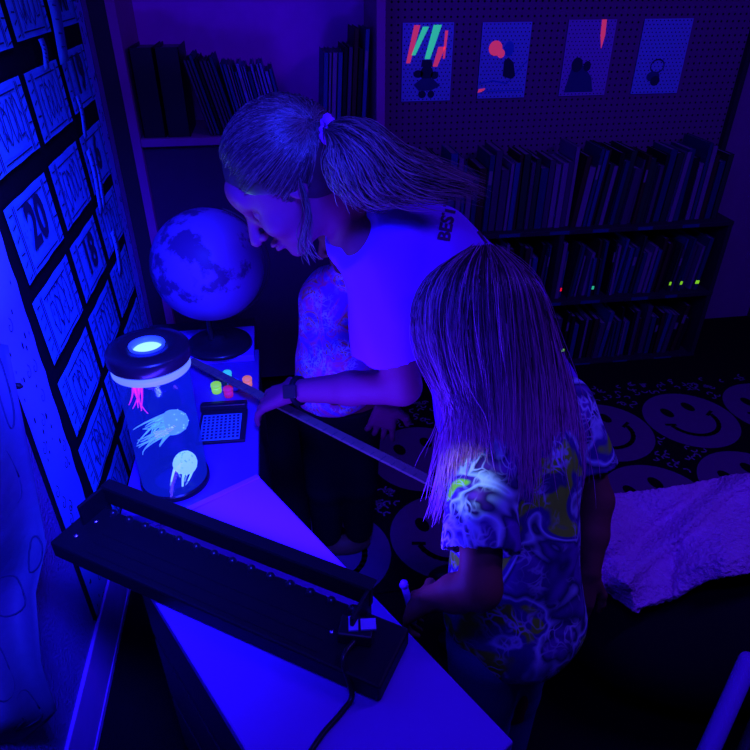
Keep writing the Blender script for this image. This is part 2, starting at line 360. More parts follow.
for ri, (z0, z1) in enumerate(rows):
    for ci, (y0, y1) in enumerate(cols):
        b = MB(); th = .004; dz = random.uniform(-.006, .006); dy = random.uniform(-.004, .004)
        z0_, z1_, y0_, y1_ = z0+dz, z1+dz, y0+dy, y1+dy; e0 = .012
        # sheet with slight waviness
        nn = 10; vs = []; 
        for j in range(nn+1):
            for zz in (z0_, z1_):
                yy = y0_+(y1_-y0_)*j/nn; vs.append(wallpt(yy, zz, e0+.0010*math.sin(j*1.3+ri)+(.006 if zz == z0_ else 0)))
        b.add(vs, [(2*j, 2*j+2, 2*j+3, 2*j+1) for j in range(nn)], 0, True)
        ez = lambda z: e0+.0036+.006*(1-(z-z0_)/(z1_-z0_))
        def ink(pts, mi): b.poly([wallpt(p[0], p[1], ez(p[1])) for p in pts], mi)
        W = y1_-y0_; Hh = z1_-z0_
        for x in (.13, .16, .84, .87):
            for q in stroke2([(y0_+W*x, z0_+.006), (y0_+W*x, z1_-.006)], .0036): ink(q, 1)
        for q in stroke2([(y0_+W*.2, z1_-.018), (y0_+W*.8, z1_-.018)], .0034)+stroke2([(y0_+W*.2, z0_+.014), (y0_+W*.8, z0_+.014)], .0034): ink(q, 1)
        for x in (.06, .93):
            for k in range(6):
                zz = z0_+Hh*(k+.5)/6
                for q in stroke2([(y0_+W*(x-.035), zz-.004), (y0_+W*(x+.035), zz+.005*math.sin(k*2.3))], .0034): ink(q, 1)
        tx = nums.get((ri, ci))
        if tx:
            tv, tf = textpolys(tx, .105 if len(tx) < 3 else .05)
            b.add([wallpt((y0_+y1_)/2+v[0]*(1.15 if tx != 'MP' else .8), z0_+Hh*.55+v[1]*1.25, ez(z0_+Hh*.5+v[1])+.0012) for v in tv], tf, 1)
            for k in range(26):
                yy = y0_+W*random.uniform(.2, .8); zz = z0_+Hh*random.uniform(.15, .8)
                for q in stroke2([(yy, zz), (yy+.003, zz+.003)], .0022): ink(q, 2)
        else:
            for k in range(4):      # outlined rounded marks and loops
                cy = y0_+W*(.32+.13*k); cz = z0_+Hh*.52; rr = .013+.006*random.random()
                pts = [(cy+rr*math.cos(a), cz+rr*2.6*math.sin(a)*(1+.2*math.sin(3*a+k))) for a in np.linspace(0, 2*PI, 17)]
                for q in stroke2(pts, .0042): ink(q, 2)
            for k in range(16):
                yy = y0_+W*random.uniform(.2, .8); zz = z0_+Hh*random.uniform(.15, .85)
                pts = [(yy+random.uniform(-.006, .006), zz+random.uniform(-.01, .01)) for _ in range(3)]
                for q in stroke2(pts, .003): ink(q, 2)
        s = b.build('printed_sheet', [M['paper'], M['ink'], M['ink2']], None, wallpt((y0+y1)/2, z0, 0))
        what = {'20': 'bearing a bold number twenty', '18': 'bearing a bold dark number', '19': 'bearing bold dark digits', 'MP': 'bearing bold letters', '6': 'bearing a dark digit'}.get(tx, 'with an outlined design')
        tag(s, f'blue-lit printed sheet {what}, {rn[ri]} row, {cn[ci]} column', 'printed sheet', 'printed sheets on the bulletin board')
# loose paper strips hanging on the board
for (y, z0, z1, w, lb) in ((1.80, 1.39, 1.455, .022, 'small narrow paper tag above the second row of sheets'), (1.965, 1.385, 1.56, .05, 'slim paper strip beside the far top sheet'),
                       (1.99, .98, 1.16, .028, 'torn paper strip hanging over the third row'), (2.03, .98, 1.12, .02, 'thin curled paper strip beside the torn strip'),
                       (2.0, 1.19, 1.30, .02, 'narrow paper tab hanging below the far second sheet'), (2.05, .76, .9, .03, 'paper strip hanging between fourth and fifth rows')):
    b = MB(); vs = []
    for j in range(8):
        z = z1+(z0-z1)*j/7
        for q in (-.9, .9): vs.append(wallpt(y+q*w+.002*math.sin(j), z, .027+.003*math.sin(j*.6)))
    b.add(vs, [(2*j, 2*j+1, 2*j+3, 2*j+2) for j in range(7)], 0, True)
    for j in range(5):
        z = z1-.012-(z1-z0-.02)*j/5
        for q in stroke2([(y-w*.3, z), (y+w*.3, z-.003)], .003): b.poly([wallpt(p[0], p[1], .0315) for p in q], 1)
    o = b.build('paper_strip', [M['paper'], M['ink2']], None, wallpt(y, z0, .0)); m = o.modifiers.new('s', 'SOLIDIFY'); m.thickness = .001; m.offset = -1
    tag(o, lb, 'paper strip', 'loose strips on the bulletin board')
# ================================================================ hanging painted paper, lower left
t = empty('hanging_painting', (-.47, .85, .5), 'large wavy painted paper hanging at the lower left edge', 'painting')
b = MB(); N1, N2 = 22, 34; vs = []
def paint_pt(u, v):   # u across (near->far), v down
    px_edge = np.interp(v, [0, .15, .35, .5, .62, .8, .92, 1], [8, 20, 36, 47, 36, 42, 58, 15])
    py = np.interp(v, [0, 1], [345, 745])
    py += 0 if v < .9 else 0
    F = .92-.30*v + .02*math.sin(v*9+u*4)
    return P(px_edge-(1-u)*120, py - (1-u)*18*(1-v)+ (1-u)*25*v, F-.10*(1-u)+.012*math.sin(u*9))
for i in range(N2+1):
    for j in range(N1+1): vs.append(paint_pt(j/N1, i/N2))
b.add(vs, [(i*(N1+1)+j, i*(N1+1)+j+1, (i+1)*(N1+1)+j+1, (i+1)*(N1+1)+j) for i in range(N2) for j in range(N1)], 0, True)
mp = mat('painted_paper', (.03, .07, .13), .6, .2, noise=(.10, .03, .14), nscale=7, bump=.3, bscale=25)
o = b.build('paper', mp, t); m = o.modifiers.new('s', 'SOLIDIFY'); m.thickness = .0015; m.offset = -1
b = MB()
for loop in (((.78, .33), .10, .07), ((.93, .52), .055, .045), ((.75, .62), .16, .05), ((.62, .80), .12, .07), ((.8, .9), .08, .05), ((.9, .12), .05, .09)):
    (cu_, cv_), ru, rv = loop
    pts = [paint_pt(min(.99, cu_+ru*math.cos(a)*(1+.2*math.sin(2*a))), cv_+rv*math.sin(a))+CN*.004 for a in np.linspace(0, 2*PI, 24)]
    b = MB(); b.tube(pts, .0014, 5); b.build('drawn_outline', M['ink'], t)
t = empty('black_rack', P(-20, 400, .90), 'black rack with two short prongs at the left edge', 'rack')
b = MB(); b.tube([P(-40, 386, .90), P(20, 386, .90), P(23, 387, .90)], [.0055, .0055, .002], 8); b.build('prong', M['black'], t)
b = MB(); b.tube([P(-40, 410, .89), P(10, 408, .89), P(13, 408, .89)], [.0055, .0055, .002], 8); b.build('prong', M['black'], t)
b = MB(); b.tube([P(-38, 330, .90), P(-38, 480, .86)], .008, 8); b.build('upright', M['black'], t)
# ================================================================ LEFT TALL SHELF UNIT
t = empty('tall_shelf_unit', (-.08, YB, 0), 'tall painted shelf unit in the back left corner behind the globe', 'shelf unit')
b = MB(); b.bx(-.495, -.465, YB, 2.79, 0, 2.0); b.bx(.372, .402, YB, 2.79, 0, 2.0); b.build('side_panel', M['wood'], t)
b = MB(); b.bx(-.464, .371, 2.765, 2.785, 0, 2.0); b.build('back_panel', mat('back_panel_paint', (.95, .05, .9), .8, .1), t)
b = MB(); b.bx(-.464, .371, YB, 2.764, 1.058, 1.085, bev=.002); b.build('shelf', M['wood'], t)
b = MB(); b.bx(-.464, .371, YB, 2.764, 1.62, 1.645, bev=.002); b.build('shelf', M['wood'], t)
b = MB(); b.bx(-.464, .371, YB+.03, YB+.05, .05, 1.057); b.build('lower_panel', mat('lower_panel_paint', (.10, .02, .10), .7, .1), t)
b = MB(); b.bx(-.55, -.497, YB+.0, YB+.03, 0, 2.3); struct(b.build('trim_1', M['wood_dk']))
# ---------------------------------------------------------------- books
bookcols = {'dark blue': (.03, .05, .16), 'black': (.012, .01, .02), 'deep violet': (.12, .03, .14), 'mid blue': (.06, .10, .30),
            'dark brown': (.09, .04, .03), 'pale violet': (.30, .12, .34), 'pale blue': (.28, .2, .62), 'dull green': (.04, .09, .05)}
BM = {k: mat('cover_'+k.replace(' ', '_'), v, .6, .15) for k, v in bookcols.items()}
BM['binder_mat'] = mat('binder_vinyl', (.025, .01, .025), .5, .3)
PAGES = mat('book_pages', (.34, .22, .34), .9, .05)
def book_mesh(w, h, d, cm, lbl=None):
    b = MB(); c = .0018
    b.bx(0, c, 0, d, 0, h, 0); b.bx(w-c, w, 0, d, 0, h, 0); b.bx(0, w, 0, c*1.2, 0, h, 0)     # covers and spine
    b.bx(c, w-c, c, d-.004, .003, h-.004, 1)
    if lbl:
        b.bx(w*.2, w*.8, -.0006, 0, h*.62, h*.8, 1)
    return b
def add_book(x, y, z, w, h, d, lean, cname, label, group, yaw=0, name='book', pages=PAGES):
    b = book_mesh(w, h, d, None, random.random() < .15); o = b.build(name, [BM[cname], pages])
    o.location = (x, y, z+(abs(math.sin(lean))*w if lean < 0 else 0)); o.rotation_euler = (0, lean, yaw)
    return tag(o, label, name.replace('_', ' '), group)
ORD = ['first', 'second', 'third', 'fourth', 'fifth', 'sixth', 'seventh', 'eighth', 'ninth', 'tenth', 'eleventh', 'twelfth', 'thirteenth', 'fourteenth', 'fifteenth', 'sixteenth', 'seventeenth', 'eighteenth', 'nineteenth', 'twentieth']
ORD += ['twenty-'+o for o in ORD[:9]] + ['thirtieth'] + ['thirty-'+o for o in ORD[:9]] + ['fortieth'] + ['forty-'+o for o in ORD[:9]] + ['fiftieth']+['fifty-'+o for o in ORD[:9]]
stickers = []
def fill(x0, x1, y, z, hmin, hmax, place, group, wmin=.007, wmax=.022, leanb=.0, drop=.0):
    x = x0; i = 0; lean = .02
    while True:
        w = random.uniform(wmin, wmax); h = random.uniform(hmin, hmax)
        if random.random() < .12: lean = random.uniform(-.03, .10)
        if random.random() < drop: x += random.uniform(.01, .03)
        gap = w/math.cos(lean)+.0012
        if x+gap+h*math.sin(max(lean, 0)) > x1: break
        cn_ = random.choice([k for k in bookcols if k != 'pale blue']); dd = random.uniform(.14, .19)
        adj = 'thin' if w < .011 else ('thick' if w > .018 else 'slim'); 
        o = add_book(x, y+random.uniform(0, .02), z, w, h, dd, max(lean, 0), cn_, f'{adj} {cn_} book, {ORD[i]} from left, {place}', group)
        stickers.append((o, w)); x += gap; i += 1
        if i > 57: break
# tall shelf unit contents
SZ = 1.0855
for i, (x, w) in enumerate(((-.452, .075), (-.37, .078))):
    r = empty('ring_binder', (x, YB+.02, SZ), ('wide dark binder at the left end of the tall shelf', 'wide dark binder beside the leaning picture books')[i], 'binder', 'binders on the tall shelf')
    b = MB(); b.bx(x, x+.003, YB+.02, YB+.24, SZ, SZ+.285); b.bx(x+w-.003, x+w, YB+.02, YB+.24, SZ, SZ+.285); b.bx(x, x+w, YB+.02, YB+.023, SZ, SZ+.285)
    b.build('cover', BM['binder_mat'], r)
    b = MB(); b.bx(x+.006, x+w-.006, YB+.03, YB+.235, SZ+.004, SZ+.275); b.build('paper_block', PAGES, r)
x = -.224; i = 0
for k in range(8):
    w = random.uniform(.008, .014); h = random.uniform(.24, .27)
    add_book(x, YB+.02, SZ, w, h, .18, -.24, random.choice(['black', 'dark blue', 'deep violet']), f'dark leaning picture book, {ORD[k]} from the binders on the tall shelf', 'leaning books on the tall shelf'); x += w*1.06+.001
x += .004
PP = {'pale violet': BM['pale violet'], 'mid blue': BM['mid blue']}
for k in range(15):
    w = random.uniform(.006, .014); h = random.uniform(.20, .235)
    add_book(x, YB+.015, SZ, w, h, .18, -.20, random.choice(['pale violet', 'pale blue', 'pale blue', 'mid blue', 'dark blue']), f'pale leaning paperback, {ORD[k]} from left in the middle of the tall shelf', 'leaning books on the tall shelf'); x += w*1.06+.001
x = .175
for k in range(9):
    w = random.uniform(.010, .018); h = .262 if k < 4 else random.uniform(.27, .36)
    add_book(x, YB+.02, SZ, w, h, .2, .06, ['mid blue', 'pale violet', 'pale violet', 'mid blue', 'black', 'deep violet', 'dark brown', 'black', 'mid blue'][k], f'tall upright folder, {ORD[k]} from left at the right end of the tall shelf', 'upright folders on the tall shelf', name='folder'); x += w+.0015
# ================================================================ BOOKCASE and pegboard
t = empty('bookcase', (1.16, YB, 0), 'long low dark bookcase with two bays of books along the back wall', 'bookcase')
BX0, BX1, BD = .41, 1.93, 1.16
for z, nm in ((.67, 'top'), (.34, 'shelf'), (.01, 'bottom_shelf')):
    b = MB(); b.bx(BX0, BX1, YB, 2.72, z-.02, z, bev=.002); b.build(nm, M['wood_dk'], t)
for x in (BX0, BD-.012, BX1-.02):
    b = MB(); b.bx(x, x+.02, YB+.003, 2.72, 0, .648); b.build('side_panel' if x != BD-.012 else 'divider', M['wood_dk'], t)
b = MB(); b.bx(BX0+.02, BX1-.02, 2.70, 2.72, .0, .648); b.build('back_panel', M['wood_dk'], t)
for z in (.66, .33, 0.0):
    for k in range(7):
        x = BX0+.1+k*.2+random.uniform(-.03, .03); b = MB(); b.bx(x, x+random.uniform(.05, .09), YB-.002, YB-.0003, z-.007, z+.007); b.build('shelf_label', M['ink2'], t)
t2 = empty('pegboard', (1.1, 2.735, .7), 'perforated pegboard panel above the bookcase holding four prints', 'pegboard')
mpeg = M['wallpeg']; nt = mpeg.node_tree
tc = nt.nodes.new('ShaderNodeTexCoord'); sp = nt.nodes.new('ShaderNodeVectorMath'); sp.operation = 'SCALE'; sp.inputs['Scale'].default_value = 1/.0254
fr = nt.nodes.new('ShaderNodeVectorMath'); fr.operation = 'FRACTION'; sb = nt.nodes.new('ShaderNodeVectorMath'); sb.operation = 'SUBTRACT'; sb.inputs[1].default_value = (.5, .5, .5)
mk = nt.nodes.new('ShaderNodeVectorMath'); mk.operation = 'MULTIPLY'; mk.inputs[1].default_value = (1, 0, 1)
ln = nt.nodes.new('ShaderNodeVectorMath'); ln.operation = 'LENGTH'; lt = nt.nodes.new('ShaderNodeMath'); lt.operation = 'LESS_THAN'; lt.inputs[1].default_value = .17
for a_, b_ in ((tc.outputs['Object'], sp.inputs[0]), (sp.outputs[0], fr.inputs[0]), (fr.outputs[0], sb.inputs[0]), (sb.outputs[0], mk.inputs[0]), (mk.outputs[0], ln.inputs[0]), (ln.outputs['Value'], lt.inputs[0])): nt.links.new(a_, b_)
mxp = nt.nodes.new('ShaderNodeMix'); mxp.data_type = 'RGBA'; mxp.inputs['A'].default_value = (.27, .05, .24, 1); mxp.inputs['B'].default_value = (.01, .005, .01, 1)
nt.links.new(lt.outputs[0], mxp.inputs['Factor']); nt.links.new(mxp.outputs['Result'], nt.nodes['Principled BSDF'].inputs['Base Color'])
b = MB(); b.bx(.42, 1.95, 2.725, 2.745, .68, 1.62); b.build('panel', mpeg, t2)
b = MB(); b.bx(.405, 1.97, 2.70, 2.745, 1.60, 1.66); b.build('top_rail', M['wood_dk'], t2)
b = MB(); b.bx(1.952, 1.975, 2.70, 2.745, .68, 1.62); b.build('side_rail', M['wood_dk'], t2)
# four prints
YP = 2.718
def PY(px, py, y):
    r = _ray(px, py); q = y/r[1]; return r*q+np.array([0, 0, H])
quads = [((402, 23), (454, 22), (450, 101), (402, 101)), ((483, 22), (531, 22), (525, 98), (477, 98)), ((569, 19), (615, 20), (606, 96), (559, 95)), ((644, 18), (690, 19), (680, 94), (632, 93))]
labs = ['print with pink and green streaks above a small hatted figure', 'print with a pink cloud above a small dark figure', 'violet print with a pink streak and a dark cloaked figure', 'plain blue print with a small round dark figure, rightmost on the pegboard']
for i, q in enumerate(quads):
    c = [PY(*p, YP) for p in q]; x0 = (c[0][0]+c[3][0])/2; x1 = (c[1][0]+c[2][0])/2; z1 = (c[0][2]+c[1][2])/2; z0 = (c[2][2]+c[3][2])/2
    b = MB(); b.bx(x0, x1, YP, YP+.002, z0, z1, 0)
    Wd, Hd = x1-x0, z1-z0
    def pp(pts, mi, e=.0006): b.poly([(x0+Wd*p[0], YP-e, z0+Hd*p[1]) for p in pts], mi)
    def circ(cx, cy, rx, ry, mi, e=.0012, n=14): pp([(cx+rx*math.cos(a), cy+ry*math.sin(a)) for a in np.linspace(0, 2*PI, n+1)[:-1]], mi, e)
    for k in range(240):
        u, v = (k % 12+.5+(k//12 % 2)*.5)/12.5, (k//12+.5)/20
        circ(u, v, .014, .010, 1, .0004, 6)
    if i == 0:  # streaks are foil reflections painted in as self-lit colour
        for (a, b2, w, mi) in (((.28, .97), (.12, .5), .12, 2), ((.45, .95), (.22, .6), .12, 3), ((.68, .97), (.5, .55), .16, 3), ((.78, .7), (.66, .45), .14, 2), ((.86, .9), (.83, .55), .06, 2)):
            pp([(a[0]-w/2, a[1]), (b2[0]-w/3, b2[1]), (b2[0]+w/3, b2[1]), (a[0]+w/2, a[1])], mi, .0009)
        circ(.5, .37, .13, .1, 1); circ(.33, .36, .1, .05, 1); circ(.66, .34, .08, .05, 1); pp([(.38, .45), (.62, .45), (.58, .54), (.4, .54)], 1, .0016)
        pp([(.24, .22), (.4, .3), (.62, .3), (.78, .2), (.6, .14), (.35, .14)], 4, .0014); circ(.42, .09, .08, .05, 1); circ(.6, .09, .07, .05, 1)
    elif i == 1:
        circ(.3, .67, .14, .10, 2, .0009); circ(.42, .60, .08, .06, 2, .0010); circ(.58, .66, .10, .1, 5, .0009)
        pp([(.5, .5), (.58, .55), (.7, .48), (.76, .3), (.68, .26), (.5, .3)], 1, .0014)
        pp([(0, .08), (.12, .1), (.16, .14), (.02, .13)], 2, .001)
        for q in stroke2([(.02, .2), (.3, .24), (.6, .2), (.98, .5)], .02)+stroke2([(.1, .1), (.95, .1)], .015): pp(q, 5, .001)
    elif i == 2:
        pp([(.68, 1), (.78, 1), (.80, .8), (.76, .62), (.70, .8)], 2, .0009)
        pp([(.1, .05), (.2, .4), (.32, .46), (.45, .4), (.65, .25), (.72, .05)], 4, .0012); circ(.3, .42, .12, .1, 1, .0018); circ(.52, .4, .08, .07, 1, .0018)
    else:
        pts = [(.45+.14*math.cos(a), .38+.09*math.sin(a)) for a in np.linspace(0, 2*PI, 18)]
        for q in stroke2(pts, .02): pp(q, 1, .0012)
        circ(.4, .24, .14, .07, 4, .0014); circ(.46, .18, .1, .07, 1, .0016)
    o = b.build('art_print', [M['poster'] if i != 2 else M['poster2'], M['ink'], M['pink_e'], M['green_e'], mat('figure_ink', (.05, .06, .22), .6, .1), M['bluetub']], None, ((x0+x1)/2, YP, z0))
    tag(o, labs[i], 'art print', 'prints on the pegboard')
fill(.43, 1.90, YB+.03, .671, .23, .325, 'top row of the long bookcase', 'books on top of the bookcase', .014, .034)
fill(.44, 1.14, YB+.03, .341, .18, .27, 'middle tier, left bay of bookcase', 'books on the middle tier', .010, .024)
fill(1.18, 1.90, YB+.03, .341, .17, .27, 'middle tier, right bay of bookcase', 'books on the middle tier', .010, .026, drop=.12)
fill(.44, 1.14, YB+.03, .011, .18, .27, 'bottom tier, left bay of bookcase', 'books on the bottom tier', .012, .026)
fill(1.18, 1.90, YB+.03, .011, .17, .26, 'bottom tier, right bay of bookcase', 'books on the bottom tier', .012, .028, drop=.12)
bpy.context.view_layer.update()
# fluorescent spine stickers on a few books
for (px, py, mm) in ((671, 272, 'lime_e'), (678, 270, 'lime_e'), (684, 272, 'lime_e'), (697, 273, 'lime_e'), (562, 278, 'red_e'), (566, 278, 'red_e'), (564, 340, 'lime_e'), (595, 270, 'green_e')):
    tgt = PY(px, py, YB+.04); tier = .341 if py < 300 else .011
    best = min((s for s in stickers if abs(s[0].location.z-tier) < .02), key=lambda s: abs(s[0].location.x+s[1]/2-tgt[0]))
    ob, w = best; b = MB(); zz = .03 if py < 300 else .04
    b.bx(w*.1, w*.9, -.0014, -.0004, zz, zz+.016); s = b.build('spine_sticker', M[mm]); s.parent = ob
    s['label'] = {'lime_e': 'glowing lime spine sticker', 'red_e': 'dull red spine sticker', 'green_e': 'pale green spine sticker'}[mm]
# ================================================================ RUG
t = None; b = MB(); RO = np.array([.1, 1.30]); 
b.bx(.02, 2.35, 1.28, 2.27, .0005, .008, 0, bev=.002)
up = PZ(670, 408, 0)-PZ(698, 428, 0); ua = math.atan2(up[1], up[0])-PI/2
def rugpt(x, y, e): return (x, y, .008+e)
cent = [PZ(690, 421, 0)[:2], PZ(605, 433, 0)[:2], PZ(657, 502, 0)[:2]]
print('rug', cent)
c0 = np.array(cent[0]); e1 = np.array(cent[1])-c0; e2 = np.array(cent[2])-c0
def inside(p, m=0): return .02+m < p[0] < 2.35-m and 1.28+m < p[1] < 2.27-m
done = []
def clipdisc(c, r, n, e, mi, sx=1, rot=0):
    pts = []
    for a in np.linspace(0, 2*PI, n+1)[:-1]:
        q = np.array([r*math.cos(a)*sx, r*math.sin(a)]); q = np.array([q[0]*math.cos(rot)-q[1]*math.sin(rot), q[0]*math.sin(rot)+q[1]*math.cos(rot)])+c
        pts.append(rugpt(min(max(q[0], .02), 2.35), min(max(q[1], 1.28), 2.27), e))
    b.poly(pts, mi)
RR = .19
for i in range(-6, 7):
    for j in range(-6, 7):
        c = c0+i*e1*np.linalg.norm([1])+j*e2
        if not (.02-RR*.6 < c[0] < 2.35+RR*.6 and 1.28-RR*.6 < c[1] < 2.20): continue
        if any(np.linalg.norm(c-d) < .3 for d in done): continue
        done.append(c); clipdisc(c, RR, 40, .0012, 1)
        ca, sa = math.cos(ua), math.sin(ua)
        loc = lambda u, v: c+np.array([u*ca-v*sa, u*sa+v*ca])*RR
        for q in (-.3, .3):
            p = loc(q, .38)
            if inside(p, .03): clipdisc(p, .034, 14, .002, 0, .65, ua)
        arc = [loc(.55*math.cos(a), -.02+.55*math.sin(a)) for a in np.linspace(PI*1.02, 2*PI*.99, 16)]
        for q in stroke2(arc, .018)+stroke2([loc(-.64, .05), loc(-.46, -.03)], .014)+stroke2([loc(.46, -.03), loc(.64, .05)], .014):
            if all(inside(p, .005) for p in q): b.poly([rugpt(p[0], p[1], .002) for p in q], 0)
for k in range(1400):
    p = np.array([random.uniform(.05, 2.32), random.uniform(1.3, 2.25)])
    if any(np.linalg.norm(p-d) < RR+.016 for d in done): continue
    a = random.uniform(0, 6.28); pts = [p+np.array([math.cos(a+x*1.1), math.sin(a+x*1.1)])*.011*random.uniform(.8, 1.3) for x in range(4)]
    for q in stroke2(pts, .006): b.poly([rugpt(v[0], v[1], .0012) for v in q], 2)
o = b.build('smiley_rug', [M['rugbase'], M['rugface'], M['rugspot']]); tag(o, 'dark rug printed with big smiling faces and leopard spots on the floor', 'rug')
# ================================================================ FAR DESK
DZ = .67
t = empty('desk', (-.22, 1.3, 0), 'narrow white-topped desk under the glowing tank, behind the drawer cabinet', 'desk')
b = MB(); b.bx(-.365, -.091, 1.006, 1.642, DZ-.028, DZ, bev=.003); b.build('desktop', mat('desk_laminate', (.13, .04, .34), .5, .2), t)
b = MB(); b.bx(-.34, -.10, 1.60, 1.625, 0, DZ-.0285); b.build('end_panel', M['cab_dark'], t)
b = MB(); b.bx(-.346, -.33, 1.03, 1.549, .0, DZ-.0285); b.build('side_panel', M['cab_dark'], t)
b = MB(); b.bx(-.11, -.095, 1.03, 1.549, .0, DZ-.0285); b.build('side_panel', M['cab_dark'], t)
# ================================================================ NEAR CABINET TABLE
NZ = .74; d1 = np.array([.498, -.867, 0]); n1 = np.array([-.867, -.498, 0])
cA = PZ(258, 475, NZ); L1 = .67; W1 = .282
ang = math.atan2(n1[1], n1[0])+PI    # local x across, local y along
Rt = Matrix(((-n1[0], -d1[0], 0), (-n1[1], -d1[1], 0), (0, 0, 1)))
def NT(u, v, z): return cA+n1*u+d1*v+np.array([0, 0, z-NZ])   # u from right edge to the left, v from far end towards camera
t = empty('drawer_cabinet', NT(W1/2, L1/2, 0), 'narrow white-topped drawer cabinet set at an angle in front', 'cabinet')
b = MB(); b.box(NT(W1/2, L1/2, NZ-.012), (W1, L1, .024), Rt, 0, .003); b.build('tabletop', M['white_top'], t)
b = MB(); b.box(NT(W1/2, .006, NZ+.002), (W1-.004, .012, .004), Rt, 0, .001); b.build('edge_lip', M['white_top'], t)
b = MB(); b.box(NT(W1/2, L1/2, (NZ-.025)/2), (W1-.03, L1-.03, NZ-.025), Rt, 0, .002); b.build('body', M['cab_dark'], t)
for k in range(3):
    f = MB(); zc = .60-.2*k; f.box(NT(W1-.011, L1/2, zc), (.006, L1-.06, .18), Rt, 0, .002); dr = f.build('drawer', M['cab_dark'], t)
    f = MB(); f.tube([NT(W1+.002, L1*.42, zc+.03), NT(W1+.014, L1*.43, zc+.03), NT(W1+.014, L1*.57, zc+.03), NT(W1+.002, L1*.58, zc+.03)], .004, 8)
    h = f.build('handle', M['blackp']); h.parent = dr; h.location = V(-np.array(t.location)); 
# ================================================================ UV BAR LIGHT
A = np.array([-.429, .845, NZ]); Bp = np.array([.082, .504, NZ]); dirL = (Bp-A); LL = np.linalg.norm(dirL); dirL /= LL
nb = np.array([-dirL[1], dirL[0], 0]);                      # towards the back/right
Rb = Matrix(((dirL[0], nb[0], 0), (dirL[1], nb[1], 0), (0, 0, 1)))
def BL(u, v, w): return A+dirL*u+nb*v+np.array([0, 0, w+.004])
t = empty('bar_light', BL(LL/2, .05, 0), 'long black bar light with a raised bracket lying across the white cabinet', 'bar light')
b = MB(); b.box(BL(LL/2, .052, .0175), (LL, .104, .035), Rb, 0, .004); b.build('housing', M['black'], t)
b = MB()
for k in range(3): b.box(BL(LL*.47, .012+.02*k, .0354), (LL*.72, .0015, .0008), Rb)
b.build('cooling_fins', M['black'], t)
cross0 = BL(.025, .112, .072); 
b = MB(); b.box(BL(.02+(LL-.085)/2, .112, .060), (LL-.085, .010, .036), Rb, 0, .002); b.box(BL(.02+(LL-.085)/2, .119, .078), (LL-.085, .022, .004), Rb, 0, .001); b.build('bracket_bar', M['black'], t)
for u in (.022, LL-.07):
    b = MB(); b.box(BL(u, .085, .046), (.006, .062, .062), Rb, 0, .002); b.build('bracket_arm', M['black'], t)
b = MB()
for u in (.018, LL-.066):
    b.tube([BL(u-.008, .085, .05), BL(u-.016, .085, .05)], .010, 14)
b.build('adjusting_knob', M['blackp'], t)
for k in range(14):
    b = MB(); u = .05+k*(LL-.14)/13; b.lathe([(.0005, .009), (.004, .008), (.007, .005), (.008, 0)], BL(u, .096, .035), 14); b.build('lens', M['blackp'], t)
for (u, v) in ((.03, .03), (LL-.1, .05), (.035, .07)):
    b = MB(); b.lathe([(.0003, .002), (.003, .0018), (.0042, 0)], BL(u, v, .035), 12); b.build('screw', M['chrome'], t)
b = MB(); b.box(BL(LL-.065, .06, .046), (.05, .035, .022), Rb@rotz(.3), 0, .003); b.build('connector_box', M['blackp'], t)
b = MB(); b.box(BL(LL-.05, .068, .0585), (.022, .018, .003), Rb@rotz(.5)); b.box(BL(LL-.07, .06, .0585), (.014, .024, .003), Rb@rotz(.5)); o = b.build('sticker', mat('foil_sticker', (.45, .25, .9), .3, .5), t); o['label'] = 'crumpled silvery sticker'
b = MB(); cb = [BL(LL-.06, .045, .045), BL(LL-.062, .012, .043), PZ(352, 694, NZ+.012), PZ(342, 712, NZ+.006), PZ(322, 735, NZ+.006), PZ(300, 768, NZ+.006)]
cb = [np.array(p) for p in cb]; cpts = []
for i in range(len(cb)-1):
    for s_ in np.linspace(0, 1, 8)[:-1]:
        p0 = cb[max(i-1, 0)]; p1 = cb[i]; p2 = cb[i+1]; p3 = cb[min(i+2, len(cb)-1)]
        cpts.append(.5*((2*p1)+(-p0+p2)*s_+(2*p0-5*p1+4*p2-p3)*s_**2+(-p0+3*p1-3*p2+p3)*s_**3))
b.tube(cpts, .0042, 8); b.build('power_cord', M['blackp'], t)
# ================================================================ JELLYFISH LAMP
LC = PZ(176, 480, DZ); LR = .072; LH = .318
t = empty('jellyfish_lamp', LC, 'clear cylindrical lamp tank with black lid and glowing jellyfish', 'lamp')
def lz(z): return LC+np.array([0, 0, z])
b = MB(); b.lathe([(LR*.6, 0), (LR-.001, 0), (LR-.001, .012), (LR*.6, .012)], lz(.001), 48, closed=True); b.build('base', M['blackp'], t)
b = MB(); b.lathe([(LR, .013), (LR, LH-.035), (LR-.003, LH-.035), (LR-.003, .013)], lz(0), 64, closed=True); b.build('tank', M['glass'], t)
b = MB(); b.lathe([(.0005, .014), (LR-.005, .014), (LR-.005, LH-.034), (.0005, LH-.034)], lz(0), 64); b.build('water', M['water'], t)
b = MB(); b.lathe([(LR+.001, LH-.034), (LR+.001, LH-.017), (LR-.006, LH-.017), (LR-.006, LH-.034)], lz(0), 64, closed=True); b.build('lit_band', M['band_e'], t)
b = MB(); b.lathe([(LR*.62, LH-.016), (LR+.003, LH-.016), (LR+.005, LH-.012), (LR+.005, LH+.006), (LR+.001, LH+.012), (LR*.75, LH+.016), (LR*.46, LH+.013), (LR*.44, LH+.004), (LR*.62, LH-.01)], lz(0), 64, closed=True); b.build('lid', M['blackp'], t)
b = MB(); b.lathe([(LR*.44, LH+.012), (LR*.46, LH+.016), (LR*.40, LH+.016), (LR*.36, LH+.008), (LR*.36, LH+.004), (LR*.44, LH+.004)], lz(0), 48, closed=True); b.build('light_ring', M['ring_e'], t)
b = MB(); b.lathe([(.0005, LH+.007), (LR*.36, LH+.006), (LR*.36, LH+.003), (.0005, LH+.003)], lz(0), 40); b.build('light_lens', M['disc_e'], t)
